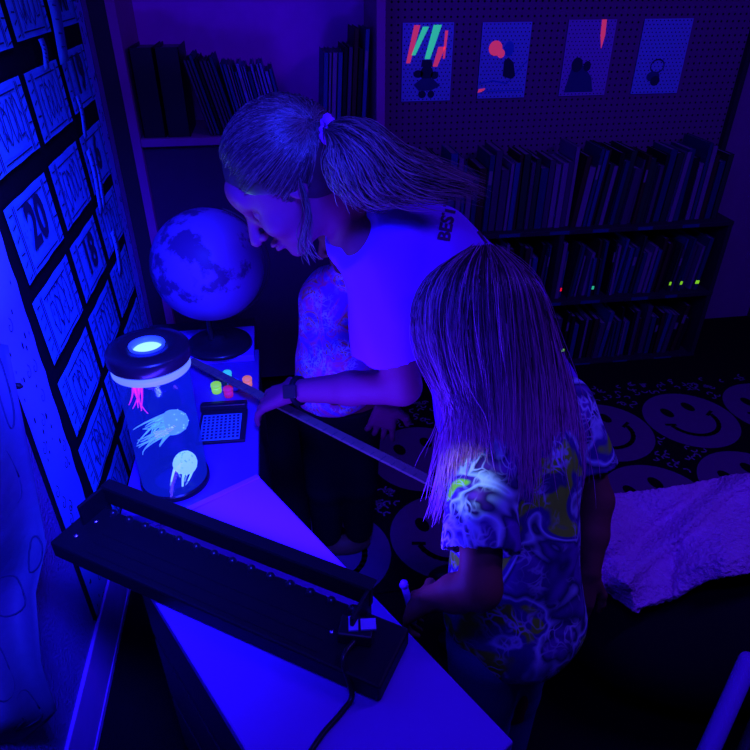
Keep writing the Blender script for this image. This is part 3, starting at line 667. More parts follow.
def jelly(name, c, axis, r, label, m1, m2, nt=10, tl=.07, seed=1, tm=None, dots=True):
    rr = random.Random(seed); t = empty(name, c, label, 'jellyfish figure', 'jellyfish figures inside the lamp')
    ax = np.array(axis, float); ax /= np.linalg.norm(ax); B = basis(ax, [0, 0, 1] if abs(ax[2]) < .9 else [1, 0, 0]); R = Matrix(((B[1][0], B[2][0], ax[0]), (B[1][1], B[2][1], ax[1]), (B[1][2], B[2][2], ax[2])))
    b = MB(); prof = [(r*math.sin(a)+.0003, r*1.25*math.cos(a)) for a in np.linspace(0, 1.75, 14)]; b.lathe(prof, c, 24, R=R)
    o = b.build('bell', m1, t)
    if dots:
        b = MB()
        for k in range(26):
            a = rr.uniform(.3, 1.5); ph = rr.uniform(0, 6.28); p = R@Vector((r*math.sin(a)*math.cos(ph), r*math.sin(a)*math.sin(ph), r*1.25*math.cos(a)))
            b.lathe([(.0002, .0014), (.0012, .001), (.0016, 0)], np.array(c)+np.array(p), 6, R=R)
        b.build('spots', m2, t)
    for k in range(nt):
        ph = 2*PI*k/nt; p = np.array(c)+np.array(R@Vector((r*.8*math.cos(ph), r*.8*math.sin(ph), -r*.1))); pts = [p]; v = -ax*1.0
        L = tl*rr.uniform(.5, 1.0)
        side = np.array([rr.uniform(-1, 1), rr.uniform(-1, 1), rr.uniform(-1.2, .4)])*.6
        for j in range(9):
            v = v+side*.16+np.array([0, 0, -.04]); v /= np.linalg.norm(v); side = side*.9+np.array([rr.uniform(-.3, .3) for _ in range(3)])
            q = pts[-1]+v*L/9; off = q[:2]-LC[:2]; dd = np.linalg.norm(off)
            if dd > LR-.012: q[:2] = LC[:2]+off/dd*(LR-.012)
            pts.append(q)
        b = MB(); b.tube(pts, list(np.linspace(.0030, .0007, 10)), 6); b.build('tentacle', tm or m1, t)
    return t
jelly('jellyfish_figure', P(181, 423, 1.0)*0+np.array([LC[0]+.022, LC[1]-.02, DZ+.165]), (.95, -.15, .28), .025, 'large spotted glowing jellyfish swimming across the middle of the tank', M['jelly_e'], M['jelly2_e'], 26, .095, 3)
jelly('jellyfish_figure', np.array([LC[0]+.030, LC[1]-.022, DZ+.060]), (.3, -.2, .8), .024, 'glowing jellyfish resting low at the right side of the tank', M['jelly2_e'], M['jelly_e'], 5, .10, 8)
jelly('jellyfish_figure', np.array([LC[0]-.03, LC[1]-.01, DZ+.262]), (.1, 0, 1), .010, 'small jellyfish with long pink tentacles near the top', M['green_e'], M['jelly_e'], 6, .09, 12, M['tent_e'], False)
# ================================================================ GLOBE on a slab
GZ = .69
b = MB(); b.bx(-.36, -.103, 1.575, 1.75, .6705, GZ, bev=.002)
o = b.build('flat_box', [M['white_top']], None, (-.26, 1.65, .6705)); tag(o, 'flat dark-topped white box under the globe stand', 'box')
b = MB(); b.bx(-.42, -.105, 1.645, 1.84, 0, .670, bev=.002); o = b.build('low_cupboard', M['cab_dark']); tag(o, 'dark low cupboard behind the desk end, under the globe', 'cupboard')
GC = P(208, 265, 1.60); GR = .147
t = empty('globe', (GC[0], GC[1], GZ), 'large world globe on a round black base at the back', 'globe')
b = MB(); ns, nr = 64, 40; vs = []; 
tiltR = Matrix.Rotation(math.radians(20), 3, 'Y')
for i in range(nr+1):
    th = PI*i/nr
    for k in range(ns):
        ph = 2*PI*k/ns; v = tiltR@Vector((GR*math.sin(th)*math.cos(ph), GR*math.sin(th)*math.sin(ph), GR*math.cos(th))); vs.append(v+V(GC))
b.add(vs, [(i*ns+k, (i+1)*ns+k, (i+1)*ns+(k+1) % ns, i*ns+(k+1) % ns) for i in range(nr) for k in range(ns)], 0, True)
mg = M['globe']; nt = mg.node_tree; tc = nt.nodes.new('ShaderNodeTexCoord'); n = nt.nodes.new('ShaderNodeTexNoise'); n.inputs['Scale'].default_value = 8; n.inputs['Detail'].default_value = 8; n.inputs['Roughness'].default_value = .62
nt.links.new(tc.outputs['Object'], n.inputs['Vector']); r = nt.nodes.new('ShaderNodeValToRGB'); cr = r.color_ramp; cr.elements[0].position = .53; cr.elements[0].color = (.22, .09, .42, 1); cr.elements[1].position = .57; cr.elements[1].color = (.08, .03, .15, 1)
nt.links.new(n.outputs['Fac'], r.inputs['Fac']); nt.links.new(r.outputs['Color'], nt.nodes['Principled BSDF'].inputs['Base Color'])
b.build('sphere', mg, t)
b = MB(); ar = [(GC[0]+(GR+.012)*math.cos(a), GC[1], GC[2]+(GR+.012)*math.sin(a)) for a in np.linspace(-1.92, 1.22, 30)]; b.tube(ar, .0035, 6); b.build('meridian_arm', M['wood_dk'], t)
b = MB(); b.lathe([(.0005, .028), (.012, .028), (.018, .018), (.06, .014), (.088, .010), (.092, .0), (.0005, 0)], (GC[0]+.0, GC[1]-.0, GZ+.001), 40); b.lathe([(.008, .02), (.008, max(.062, GC[2]-GR-GZ+.01))], (GC[0]-.02, GC[1], GZ), 12)
b.build('base', M['blackp'], t)
# ================================================================ things on the desk
tubs = [((217, 392), .0125, 'lime_e', 'small glowing lime green tub on the desk'), ((228, 380), .011, 'green_e', 'small dim green tub behind the blue tub'), ((234, 389), .015, 'bluetub', 'small blue tub between the green and orange tubs'), ((229, 396), .0115, 'red_e', 'small red tub in front of the blue tub'), ((248, 386), .0115, 'orange_e', 'small glowing orange tub beside the wooden stick')]
for (px, py), r, mm, lb in tubs:
    c = PZ(px, py, DZ+.001); t = empty('tub', c, lb, 'tub', 'small tubs on the desk')
    b = MB(); b.lathe([(.0003, 0), (r*.9, 0), (r, .004), (r, .018), (.0003, .018)], c, 24); b.build('pot', M[mm], t)
    b = MB(); b.lathe([(r*1.06, .018), (r*1.08, .019), (r*1.08, .024), (r*.95, .026), (.0003, .026)], c, 24); b.build('lid', M[mm], t)
c = PZ(223, 428, DZ); t = empty('chart_case', c, 'small dark case holding a white card of printed rows', 'case')
b = MB(); Rz = rotz(-.04); b.box(c+np.array([0, 0, .005]), (.112, .125, .008), Rz, 0, .002); b.build('tray', M['blackp'], t)
b = MB(); b.box(c+np.array([0, .07, .012]), (.112, .014, .022), Rz, 0, .003); b.box(c+np.array([0, .088, .007]), (.112, .02, .012), Rz, 0, .003); b.build('hinge_rail', M['blackp'], t)
b = MB(); b.box(c+np.array([-.003, -.008, .0098]), (.092, .10, .0015), Rz, 0)
for i in range(8):
    for j in range(9):
        b.box(c+np.array([-.042+j*.0098, -.05+i*.0118, .0108]), (.006, .0075, .0008), Rz, 1)
b.build('card', [mat('white_card', (.12, .35, .5), .7, .1), M['ink']], t)
# wooden stick
s0 = PZ(190, 360, DZ+.030); s1 = P(440, 486, .93)
t = empty('yardstick', (s0+s1)/2, 'long flat wooden stick held diagonally in mid-air from desk towards floor rug', 'stick')
dv = s1-s0; Ls = np.linalg.norm(dv); dv /= Ls; sd = np.cross(dv, [0, 0, 1]); sd /= np.linalg.norm(sd); up_ = np.cross(sd, dv)
Rs = Matrix(((dv[0], sd[0], up_[0]), (dv[1], sd[1], up_[1]), (dv[2], sd[2], up_[2])))
b = MB(); b.box((s0+s1)/2, (Ls, .023, .006), Rs, 0, .001); b.build('stick', M['stick'], t)
b = MB()
for k in range(1, 30):
    b.box(s0+dv*Ls*k/30+up_*.0033+sd*.007, (.0012, .012 if k % 5 else .02, .0004), Rs)
b.build('tick_marks', M['ink'], t)
# ================================================================ HAIR helper
def catmull(g, n):
    g = [np.array(p, float) for p in g]; out = []; m = len(g)-1
    for q in np.linspace(0, m-1e-6, n):
        i = int(q); s_ = q-i; p0, p1, p2, p3 = g[max(i-1, 0)], g[i], g[i+1], g[min(i+2, m)]
        out.append(.5*((2*p1)+(-p0+p2)*s_+(2*p0-5*p1+4*p2-p3)*s_**2+(-p0+3*p1-3*p2+p3)*s_**3))
    return np.array(out)
def strands(b, guides, count, r, jit, n=16, seed=1, tone=(0, 1), wave=.004, shorten=.25, tmix=.3):
    rr = np.random.default_rng(seed); G = [catmull(g, 24) for g in guides]; m = len(G)-1
    for _ in range(count):
        q = rr.uniform(0, m-1e-6) if m > 0 else 0; i = int(q); s_ = q-i
        c = G[i]*(1-s_)+G[min(i+1, m)]*s_
        e = 1-rr.uniform(0, shorten)**1.0; ts = np.linspace(0, 23*e, n); c = np.array([c[int(x)]*(1-(x % 1))+c[min(int(x)+1, 23)]*(x % 1) for x in ts])
        off = rr.normal(0, 1, 3)*jit; grow = np.linspace(.25, 1.4, n)[:, None]
        ph = rr.uniform(0, 6.28, 3); fr_ = rr.uniform(3, 8, 3); w = np.stack([np.sin(np.linspace(0, 1, n)*fr_[k]+ph[k]) for k in range(3)], 1)*wave*grow
        c = c+off*grow+w
        rad = r*rr.uniform(.6, 1.4)*np.concatenate([[.7], np.ones(n-3), [.7, .2]])
        tt = np.clip(np.linspace(tone[0], tone[1], n)+rr.normal(0, tmix), 0, 1)
        b.tube(c, list(rad), 3, cap=False, tone=list(tt))
def sheet(b, guides, inset, n=26, mcount=30, tone=.15):
    G = np.array([catmull(g, n) for g in guides]); m = len(G)-1; vs = []
    for q in np.linspace(0, m-1e-6, mcount):
        i = int(q); s_ = q-i; c = G[i]*(1-s_)+G[i+1]*s_; vs += list(c-CN*inset)
    b.add(vs, [(i*n+j, (i+1)*n+j, (i+1)*n+j+1, i*n+j+1) for i in range(mcount-1) for j in range(n-1)], 0, True, tone)
def wrk(freq, ang=(1, 1, 1)):
    def f(x, y, z): return (np.sin((x*ang[0]+z*.4)*freq+np.sin(z*freq*.4)*1.5)*np.sin((y*ang[1]+z*ang[2])*freq*.6+1.3)+.5*np.sin((x-y+z*.5)*freq*1.7))
    return f
# ================================================================ WOMAN
root = empty('person', (P(510, 400, 1.2)[0], P(510, 400, 1.2)[1], 0), 'person in a white T-shirt with a ponytail, bending forward and reaching over the desk', 'person')
hips = P(504, 400, 1.22); chest = P(416, 266, 1.19); mid = P(486, 322, 1.20); neckb = P(360, 228, 1.17)
shN = P(382, 256, 1.07); shF = P(392, 235, 1.31)
elb = P(402, 386, 1.07); wri = P(294, 391, 1.17); hc = P(286, 178, 1.13)
elF = P(405, 372, 1.28); wrF = P(388, 402, 1.30)
hf = -RV*.70 - CU*.68 - CN*.16; hu = -RV*.60 + CU*.72 + CN*.42
lo = np.array([-.50, .75, 0]); allp = [hips, chest, neckb, shN, shF, elb, wri, hc, elF, wrF]
lo = np.min(allp, 0)-np.array([.20, .18, 0]); hi = np.max(allp, 0)+np.array([.22, .2, .16]); lo[2] = .42
S = SDF(lo, hi, .0034)
def torso(S, e=0, k=.04):
    S.cone(hips, mid, .125+e, .108+e, k); S.cone(mid, chest, .110+e, .108+e, k)
    S.cone(chest+FV*.06, neckb+FV*.03, .095+e, .052+e, k); S.cone(chest-FV*.05, neckb-FV*.02, .095+e, .05+e, k)
    S.cone(shN*.8+neckb*.2, shF*.8+neckb*.2, .058+e, .055+e, k)
    S.ell(hips+np.array([0, 0, -.03])+RV*.03, (.14+e, .16+e, .15+e), None, k)
torso(S)
S.cone(neckb, hc+(-hf*.035-hu*.06), .052, .048, .025)
head(S, hc, hf, hu, 1.0)
S.chain([shN, elb, elb*.55+wri*.45, wri], [.046, .037, .034, .024], .03, .015)
S.chain([shF, elF, elF*.5+wrF*.5, wrF], [.046, .036, .032, .024], .03, .015)
hd = P(250, 405, 1.25)-wri
hand(S, wri+hd*.05, hd, CN*.5+np.array([0, 0, 1])*.8, .95, .26, .2, thumb=-1)
hand(S, wrF, P(378, 440, 1.33)-wrF, CN, .95, .22, .16, thumb=1)
for q, dx in ((-1, -.03), (1, .03)):
    hp = hips+FV*.075*q-np.array([0, 0, .05]); S.cone(hp, np.array([hp[0]+.01, hp[1]+.02*q, .43]), .085, .06, .03)
body = S.build('body', M['skin'], root); del S
# legs in trousers
lo2 = hips+np.array([-.3, -.3, 0]); lo2[2] = 0; hi2 = hips+np.array([.3, .3, .08])
S = SDF(lo2, hi2, .007)
S.ell(hips+np.array([0, 0, -.05])+RV*.03, (.145, .165, .14), None, .03)
for q in (-1, 1):
    hp = hips+FV*.08*q-np.array([0, 0, .06]); kn = np.array([hp[0]-.01, hp[1]+.02*q, .45]); an = np.array([hp[0]+.05, hp[1]+.03*q, .09])
    S.chain([hp, kn, an], [.098, .068, .048], .03, .02)
S.build('trousers', M['darkpants'], root); del S
for q in (-1, 1):
    hp = hips+FV*.08*q; an = np.array([hp[0]+.05, hp[1]+.03*q, .0]); S = SDF(an+np.array([-.3, -.15, -.01]), an+np.array([.15, .15, .12]), .006)
    S.ell(an+np.array([-.05, 0, .04]), (.13, .045, .042), np.array([RV, FV, UPV]), .01); S.cut(an+np.array([0, 0, .004]), (0, 0, -1)); S.build('shoe', M['blackp'], root); del S
# T-shirt
S = SDF(np.array(lo), hi, .0042)
torso(S, .014, .045)
S.cone(mid+np.array([0, 0, -.02]), hips+np.array([-.02, 0, -.02]), .105, .13, .05)       # hanging belly fabric
S.cone(chest+RV*.02, mid+np.array([0, 0, -.03]), .09, .10, .05)
S2 = SDF(np.array(lo), hi, .0042)
S2.cone(shN, shN*.12+elb*.88, .068, .076, .03); S2.cone(shN-RV*.01, shN*.3+elb*.7-RV*.03, .05, .056, .02); S2.cone(shF, shF*.2+elF*.8, .062, .068, .03)
for (a_, e_, hm) in ((shN, elb, .62), (shF, elF, .62)):
    dd = (e_-a_)/np.linalg.norm(e_-a_); p0 = a_*(1-hm)+e_*hm; S2.cone(p0+dd*.20, p0+dd*.34, .20, .20, .003, 's', rm=.01)
hh = np.clip(.5+.5*(S.g-S2.g)/.022, 0, 1); S.g = (S.g*(1-hh)+S2.g*hh-.022*hh*(1-hh)).astype(np.float32); del S2
S.wrinkle(.0034, wrk(34, (1, .6, .5)))
nh = (hc-neckb)/np.linalg.norm(hc-neckb); S.cut(neckb+nh*.035, nh)
ad = (elb-shN)/np.linalg.norm(elb-shN)
hem = shN*.18+elb*.82
hd2 = hips-mid; S.cut(hips+hd2*.55, hd2)
ax = [S.lo[i]+S.h*np.arange(S.n[i]) for i in range(3)]
# sleeves end as open cuffs: carve below the hem with a big rounded cutter
S.cone(neckb+(hc-neckb)*.42, hc, .052, .07, .006, 's')
shirt = S.build('t_shirt', M['tee'], root); del S
# printed lettering laid on the back of the shirt
bpy.context.view_layer.update()
def project_print(obj, parent, items, matr, name, label):
    bv = BVHTree.FromPolygons([obj.matrix_world@v.co for v in obj.data.vertices], [tuple(p.vertices) for p in obj.data.polygons])
    b = MB()
    for vs, fs in items:
        out = []; ok = True
        for (px, py) in vs:
            r = _ray(px, py); h = bv.ray_cast(Vector((0, 0, H)), V(r/np.linalg.norm(r)))
            if h[0] is None: ok = False; break
            out.append(np.array(h[0])+np.array(h[1])*.0015)
        if ok: b.add(out, fs)
    if not b.v: return None
    o = b.build(name, matr, parent); o['label'] = label; return o
items = []
tv, tf = textpolys('BEST', 17)
an = math.radians(62)
for f in tf:
    vs = [tv[i] for i in f]; pts = [(447-v[1]*1.0+v[0]*.18, 224-v[0]*.95-v[1]*.2) for v in vs]
    items.append((pts, [tuple(range(len(pts)))]))
project_print(shirt, root, items, M['print'], 'shirt_print', 'dark lettering')
for pl in ([(458, 200), (466, 212), (472, 226), (484, 236)], [(466, 205), (480, 218), (494, 236)], [(470, 222), (478, 232), (486, 243)], [(476, 213), (470, 230)], [(463, 216), (476, 224)]):
    project_print(shirt, root, [([tuple(p) for p in q], [(0, 1, 2, 3)]) for q in stroke2(pl, 2.4)], M['print'], 'shirt_print', 'dark line drawing')
# hair: skull cap, swept strands, scrunchie and ponytail
S = SDF(hc-.2, hc+.2, .0035); B = basis(hf, hu)
S.ell(hc+B[0]*-.018+B[2]*.030, (.104, .086, .092), B, .01)
S.ell(hc+B[0]*-.05+B[2]*.0, (.07, .078, .085), B, .02)
S.cut(hc+B[0]*.062+B[2]*.03, B[0]*.80-B[2]*.60); S.cut(hc-B[2]*.075-B[0]*.04, -B[2]*.9+B[0]*.35)
cap = S.build('hair_cap', M['hair1'], root); del S
scr = P(327, 129, 1.08); b = MB()
for k in range(2600):
    th = rng.uniform(-1.15, 1.5); # around the side of the head
    rad = np.array([.107, .089, .096])
    # hairline start points on the front and lower side of the head
    ph = rng.uniform(-.2, PI+.1); a0 = np.array([.62+.12*rng.normal(), math.cos(ph)*.8, .25+.75*math.sin(ph)]) if rng.random() < .45 else np.array([rng.uniform(-.9, .55), rng.choice([-1, 1]), rng.uniform(-.75, .15)])
    a0 /= np.linalg.norm(a0); s_l = B@(scr-hc); a1 = s_l/rad; a1 = a1/np.linalg.norm(a1)+rng.normal(0, .05, 3)
    pts = []; N = 12
    for s_ in np.linspace(0, 1, N):
        v = a0*(1-s_)+a1*s_; v /= np.linalg.norm(v)
        lift = 1.0+.05*math.sin(s_*PI)*rng.uniform(.3, 1)
        p = v*rad*lift; pts.append(hc+B[0]*(p[0]-.016)+B[1]*p[1]+B[2]*(p[2]+.028))
    tt = float(rng.normal(-.05, .2)); b.tube(pts, [.0006]+[.0009]*(N-2)+[.0008], 3, cap=False, tone=list(np.clip(tt+np.linspace(0, .3, N), 0, .9)))
wisps = [[P(262, 150, 1.06), P(255, 200, 1.05), P(275, 235, 1.05), P(285, 262, 1.05)], [P(300, 180, 1.04), P(308, 215, 1.03), P(303, 245, 1.04), P(312, 262, 1.05)]]
strands(b, wisps[1:], 26, .0008, .006, 14, 5, (.1, .5))
tail = [[scr, P(345, 122, 1.04), P(368, 128, 1.03), P(392, 150, 1.03), P(430, 170, 1.06), P(490, 194, 1.12)],
        [scr, P(348, 130, 1.02), P(372, 145, 1.00), P(392, 172, 1.00), P(420, 185, 1.03), P(468, 191, 1.10)],
        [scr, P(345, 138, 1.01), P(362, 158, .99), P(375, 182, .99), P(398, 192, 1.02), P(432, 188, 1.07)],
        [scr, P(338, 145, 1.02), P(342, 165, 1.0), P(352, 185, 1.0), P(370, 195, 1.02), P(394, 190, 1.05)],
        [scr, P(333, 145, 1.03), P(332, 160, 1.02), P(340, 178, 1.01), P(352, 190, 1.02), P(368, 190, 1.04)]]
strands(b, tail, 3600, .0007, .007, 18, 9, (.25, .75), .005, .3)
b.build('hair', M['hair1'], root)
b = MB(); tp = [scr+(CU*math.cos(a)*.9+RV*math.sin(a)*.35+CN*math.sin(a)*.6)*.017 for a in np.linspace(0, 2*PI, 25)]
b.tube(tp, [.008+.0018*math.sin(k*2.1) for k in range(25)], 8); b.build('scrunchie', M['scrunch'], root)
# wristwatch
t = root; wd = (elb-wri)/np.linalg.norm(elb-wri); wc = wri+wd*.012; B3 = basis(wd, CN); b = MB(); tp = [wc+(B3[1]*math.cos(a)+B3[2]*math.sin(a))*.0265 for a in np.linspace(0, 2*PI, 25)]
b.tube(tp, .0075, 6, flat=1); w_o = b.build('watch_strap', M['black'], root)
b = MB(); Rw = Matrix(((B3[0][0], B3[1][0], B3[2][0]), (B3[0][1], B3[1][1], B3[2][1]), (B3[0][2], B3[1][2], B3[2][2]))); b.box(wc+B3[2]*.032, (.034, .030, .008), Rw, 0, .003); b.build('watch_face', M['blackp'], root)
# ================================================================ CHILD IN FLORAL SHIRT (behind)
c_h = P(350, 222, 1.42); c_n = P(352, 262, 1.44); c_c = P(340, 305, 1.47); c_b = P(338, 385, 1.46)
root = empty('person', (c_b[0], c_b[1], 0), 'person in a pink and violet patterned shirt behind the one bending over', 'person')
lo = np.array([c_c[0]-.26, c_c[1]-.26, .0]); hi = np.array([c_c[0]+.3, c_c[1]+.26, c_h[2]+.14]); S = SDF(lo, hi, .006)
S.cone(c_b, c_c, .085, .088, .03); S.cone(c_c+RV*.06+UPV*.02, c_c-RV*.04+UPV*.02, .05, .05, .03); S.cone(c_c, c_n, .06, .036, .03); S.cone(c_n, c_h, .036, .036, .02); head(S, c_h, -RV*.8-FV*.4-UPV*.4, UPV-RV*.4, .84)
S.chain([c_c+RV*.09+UPV*.03, P(392, 370, 1.45), P(384, 400, 1.42)], [.034, .027, .02], .02)
S.chain([c_c-RV*.05-FV*.03, P(322, 372, 1.40), P(335, 398, 1.34)], [.034, .027, .02], .02)
hb = c_b
for q in (-1, 1):
    S.chain([hb+RV*.045*q-UPV*.05, np.array([hb[0]+.05*q, hb[1]-.01, .30]), np.array([hb[0]+.05*q, hb[1]+.01, .06])], [.065, .046, .032], .03); S.ell(np.array([hb[0]+.05*q-.04, hb[1], .035]), (.075, .032, .032), None, .02)
S.build('body', M['skin_tan'], root); del S
S = SDF(lo, hi, .005); S.cone(c_b+UPV*-.0-RV*.01, c_c, .108, .098, .03); S.cone(c_c+RV*.06+UPV*.02, c_c-RV*.03+UPV*.025, .062, .062, .03); S.cone(c_c, c_n-UPV*.01, .07, .04, .03)
S.cone(c_c+RV*.09+UPV*.03, P(392, 350, 1.45), .046, .052, .02)
S.wrinkle(.002, wrk(45)); S.cut(c_b-UPV*.035, (0.05, 0, -1)); S.cone(c_n+UPV*.02, c_h, .046, .07, .004, 's'); S.build('shirt', M['floral'], root); del S
S = SDF(lo, np.array([hi[0], hi[1], .6]), .006); S.ell(hb-UPV*.03, (.092, .088, .08), None, .03)
for q in (-1, 1): S.chain([hb+RV*.045*q-UPV*.05, np.array([hb[0]+.05*q, hb[1]-.01, .30]), np.array([hb[0]+.05*q, hb[1]+.01, .09])], [.075, .056, .045], .03)
S.build('trousers', M['darkpants'], root); del S
S = SDF(c_h-.15, c_h+.15, .005); S.ell(c_h+UPV*.025+RV*.02+FV*.01, (.092, .088, .088), None, .01); S.cut(c_h-RV*.04, -RV*.9+UPV*-.5); S.build('hair', M['hair1'], root); del S
# ================================================================ GIRL (foreground)
gh = P(478, 322, .955); gn = P(512, 402, .90); gc = P(522, 455, .875); gm = P(512, 540, .80); gp = P(508, 610, .755)
sL = P(484, 448, .80); sR = P(568, 404, .96)
eL = P(480, 588, .635); wL = P(432, 598, .675)
eR = P(597, 500, .875); wR = P(590, 570, .80)
root = empty('person', (gp[0], gp[1], 0), 'person with long loose hair in a tie-dye shirt, back to the camera', 'person')
ps = [gh, gn, gc, gp, sL, sR, eL, wL, eR, wR]; lo = np.min(ps, 0)-.17; hi = np.max(ps, 0)+.17; lo[2] = .30
gf = -RV*.70+FV*.55-UPV*.45; gu = UPV-RV*.35+FV*.15
S = SDF(lo, hi, .0038)
def gtorso(S, e=0, k=.035):
    S.cone(gp, gm, .088+e, .080+e, k); S.cone(gm, gc, .080+e, .080+e, k)
    S.cone(sL*.78+gc*.22, sR*.78+gc*.22, .044+e, .044+e, k); S.cone(gc, gn, .055+e, .034+e, k)
    ax_ = basis(sR-sL, UPV); S.ell((gc+gm)/2, (.115+e, .082+e, .12+e), ax_, k)
gtorso(S)
S.cone(gn, gh-np.array(gu)*.06, .036, .036, .02); head(S, gh, gf, gu, .92)
S.chain([sL, eL, eL*.5+wL*.5, wL], [.036, .031, .028, .020], .025, .012)
S.chain([sR, eR, eR*.5+wR*.5, wR], [.036, .029, .026, .019], .025, .012)
hand(S, wL, P(400, 612, .715)-wL, np.array([0, 0, 1])+CN*.4, .78, .5, .1, thumb=-1)
hand(S, wR, P(578, 606, .77)-wR, CN, .74, .5, .1, thumb=1)
for q in (-1, 1):
    hx = gp+(sR-sL)/np.linalg.norm(sR-sL)*.05*q; S.cone(hx-UPV*.04, np.array([hx[0], hx[1]-.01, .31]), .062, .05, .03)
S.build('body', M['skin_tan'], root); del S
S = SDF(lo, hi, .0042); gtorso(S, .012)
S.cone(gm, gp-UPV*.01, .088, .108, .04); S.cone(gm-FV*.01+RV*.01, gp-UPV*.01+RV*.035, .085, .10, .04)
S.cone(sL, sL*.30+eL*.70, .050, .060, .025); S.cone(sR, sR*.35+eR*.65, .046, .052, .025)
S.wrinkle(.0022, wrk(42, (1, .5, .3)))
S.cut(P(508, 640, .745), -UPV*.97-RV*.08-FV*.1)
for (a_, e_, hm) in ((sL, eL, .60), (sR, eR, .55)):
    dd = (e_-a_)/np.linalg.norm(e_-a_); p0 = a_*(1-hm)+e_*hm; S.cone(p0+dd*.068, p0+dd*.15, .066, .060, .003, 's')
S.cone(gn+UPV*.03, gh, .045, .07, .004, 's')
S.build('tie_dye_shirt', M['tiedye'], root); del S
lo3 = np.array([gp[0]-.25, gp[1]-.25, 0]); hi3 = np.array([gp[0]+.3, gp[1]+.25, gp[2]+.06]); S = SDF(lo3, hi3, .006)
rx = (sR-sL)/np.linalg.norm(sR-sL); rx[2] = 0
S.ell(gp-UPV*.03, (.098, .092, .09), basis(rx, UPV), .03)
for q in (-1, 1):
    hx = gp+rx*.052*q-UPV*.05; kn = np.array([hx[0]+.01, hx[1], .33]); an_ = np.array([hx[0]+.0, hx[1]-.02, .07]); S.chain([hx, kn, an_], [.072, .056, .050], .03)
S.build('jeans', M['jeans'], root); del S
for q in (-1, 1):
    hx = gp+rx*.052*q; c = np.array([hx[0], hx[1]-.02, 0]); S = SDF(c-.14, c+.14, .006); S.ell(c+np.array([-.02, .02, .034]), (.085, .036, .034), basis(gf*np.array([1, 1, 0]), UPV), .01); S.cut(c+np.array([0, 0, .004]), (0, 0, -1)); S.build('shoe', M['blackp'], root); del S
# hair
G = [[P(470, 251, .99), P(430, 280, .985), P(417, 312, .955), P(421, 345, .93), P(438, 375, .90), P(456, 412, .86), P(450, 460, .80), P(434, 525, .755)],
     [P(473, 249, .97), P(436, 276, .93), P(421, 315, .895), P(430, 352, .87), P(450, 390, .845), P(456, 420, .80), P(450, 450, .765), P(446, 485, .74)],
     [P(476, 248, .965), P(450, 276, .895), P(440, 320, .86), P(447, 365, .84), P(464, 410, .81), P(470, 432, .775), P(468, 458, .755)],
     [P(482, 247, .96), P(474, 275, .88), P(472, 325, .84), P(478, 375, .82), P(484, 425, .79), P(487, 450, .765), P(486, 478, .745)],
     [P(488, 247, .96), P(500, 275, .88), P(505, 325, .84), P(508, 375, .825), P(508, 430, .79), P(508, 470, .76), P(508, 500, .742)],
     [P(494, 248, .965), P(522, 278, .895), P(532, 325, .865), P(538, 380, .85), P(540, 430, .82), P(540, 470, .79), P(537, 505, .762)],
     [P(498, 250, .98), P(534, 285, .93), P(550, 335, .91), P(560, 385, .89), P(564, 435, .855), P(562, 480, .82), P(560, 515, .80)],
     [P(500, 252, 1.0), P(538, 292, .98), P(552, 345, .97), P(566, 392, .935), P(576, 430, .89), P(578, 465, .86), P(572, 500, .83)]]
S = SDF(gh-.17, gh+.17, .004); Bg = basis(gf, gu); S.ell(gh+Bg[0]*-.016+Bg[2]*.022, (.101, .087, .092), Bg, .01); S.cone(gh-Bg[0]*.03, gh-Bg[0]*.05-UPV*.06, .07, .06, .02)
S.cut(gh+Bg[0]*.05, Bg[0]*.9-Bg[2]*.2); S.build('hair_cap', M['hair2'], root); del S
b = MB(); sheet(b, G, .010, tone=.12); strands(b, G, 6500, .0007, .0045, 20, 21, (-.25, .95), .0045, .28, .25)
strands(b, G[:3], 260, .0008, .008, 20, 22, (.3, 1.0), .006, .2, .2); strands(b, G, 160, .0006, .014, 20, 23, (.3, 1.0), .008, .1, .2)
b.build('hair', M['hair2'], root)
# small white stick held in the girl's hand
w0 = P(404, 584, .715); w1 = P(414, 622, .70); b = MB(); b.tube([w0, w0*.97+w1*.03, w1], [.0045, .006, .0055], 10); b.lathe([(.0003, .007), (.006, .004), (.008, -.004), (.0003, -.008)], w0, 12)
o = b.build('white_wand', M['white_top'], None, w1); tag(o, 'small white stick with rounded tip held beside the drawer cabinet', 'stick')
# ================================================================ ARMCHAIR with fleece blanket
t = empty('beanbag', (.95, 1.0, 0), 'dark low padded seat under the fleece blanket at the right', 'seat')
S = SDF((.52, .62, 0), (1.5, 1.42, .48), .010)
S.ell((1.02, 1.0, .19), (.42, .30, .19), None, .02); S.ell((1.12, 1.08, .24), (.30, .22, .11), None, .05); S.cut((0, 0, .006), (0, 0, -1)); S.wrinkle(.004, wrk(16)); S.build('cushion', M['darkpants'], t); del S
b = MB(); N1, N2 = 60, 44; vs = []
topE = [(572, 498), (600, 493), (640, 490), (690, 483), (730, 474), (800, 466)]; botE = [(580, 575), (605, 592), (632, 612), (672, 596), (720, 578), (800, 570)]
for j in range(N2+1):
    v = j/N2
    for i in range(N1+1):
        u = i/N1; q = u*5; k = min(int(q), 4); s_ = q-k; s2 = sstep(s_)
        a = np.array(topE[k])*(1-s_)+np.array(topE[k+1])*s_; c = np.array(botE[k])*(1-s2)+np.array(botE[k+1])*s2
        p = a*(1-v)+c*v; F = 1.24-.30*v-.05*u*0
        z = .44+.035*math.sin(u*7+v*2.2)*(.3+v)+.02*math.sin(u*15-v*5)-.10*max(0, v-.8)*2-.05*max(0, .15-u)*4
        z += .03*math.exp(-((u*1.2+v*.9-1.1)/.10)**2) - .02*math.exp(-((u*1.2+v*.9-.88)/.09)**2)
        vs.append(PZ(p[0], p[1], z)+rng.normal(0, .0012, 3))
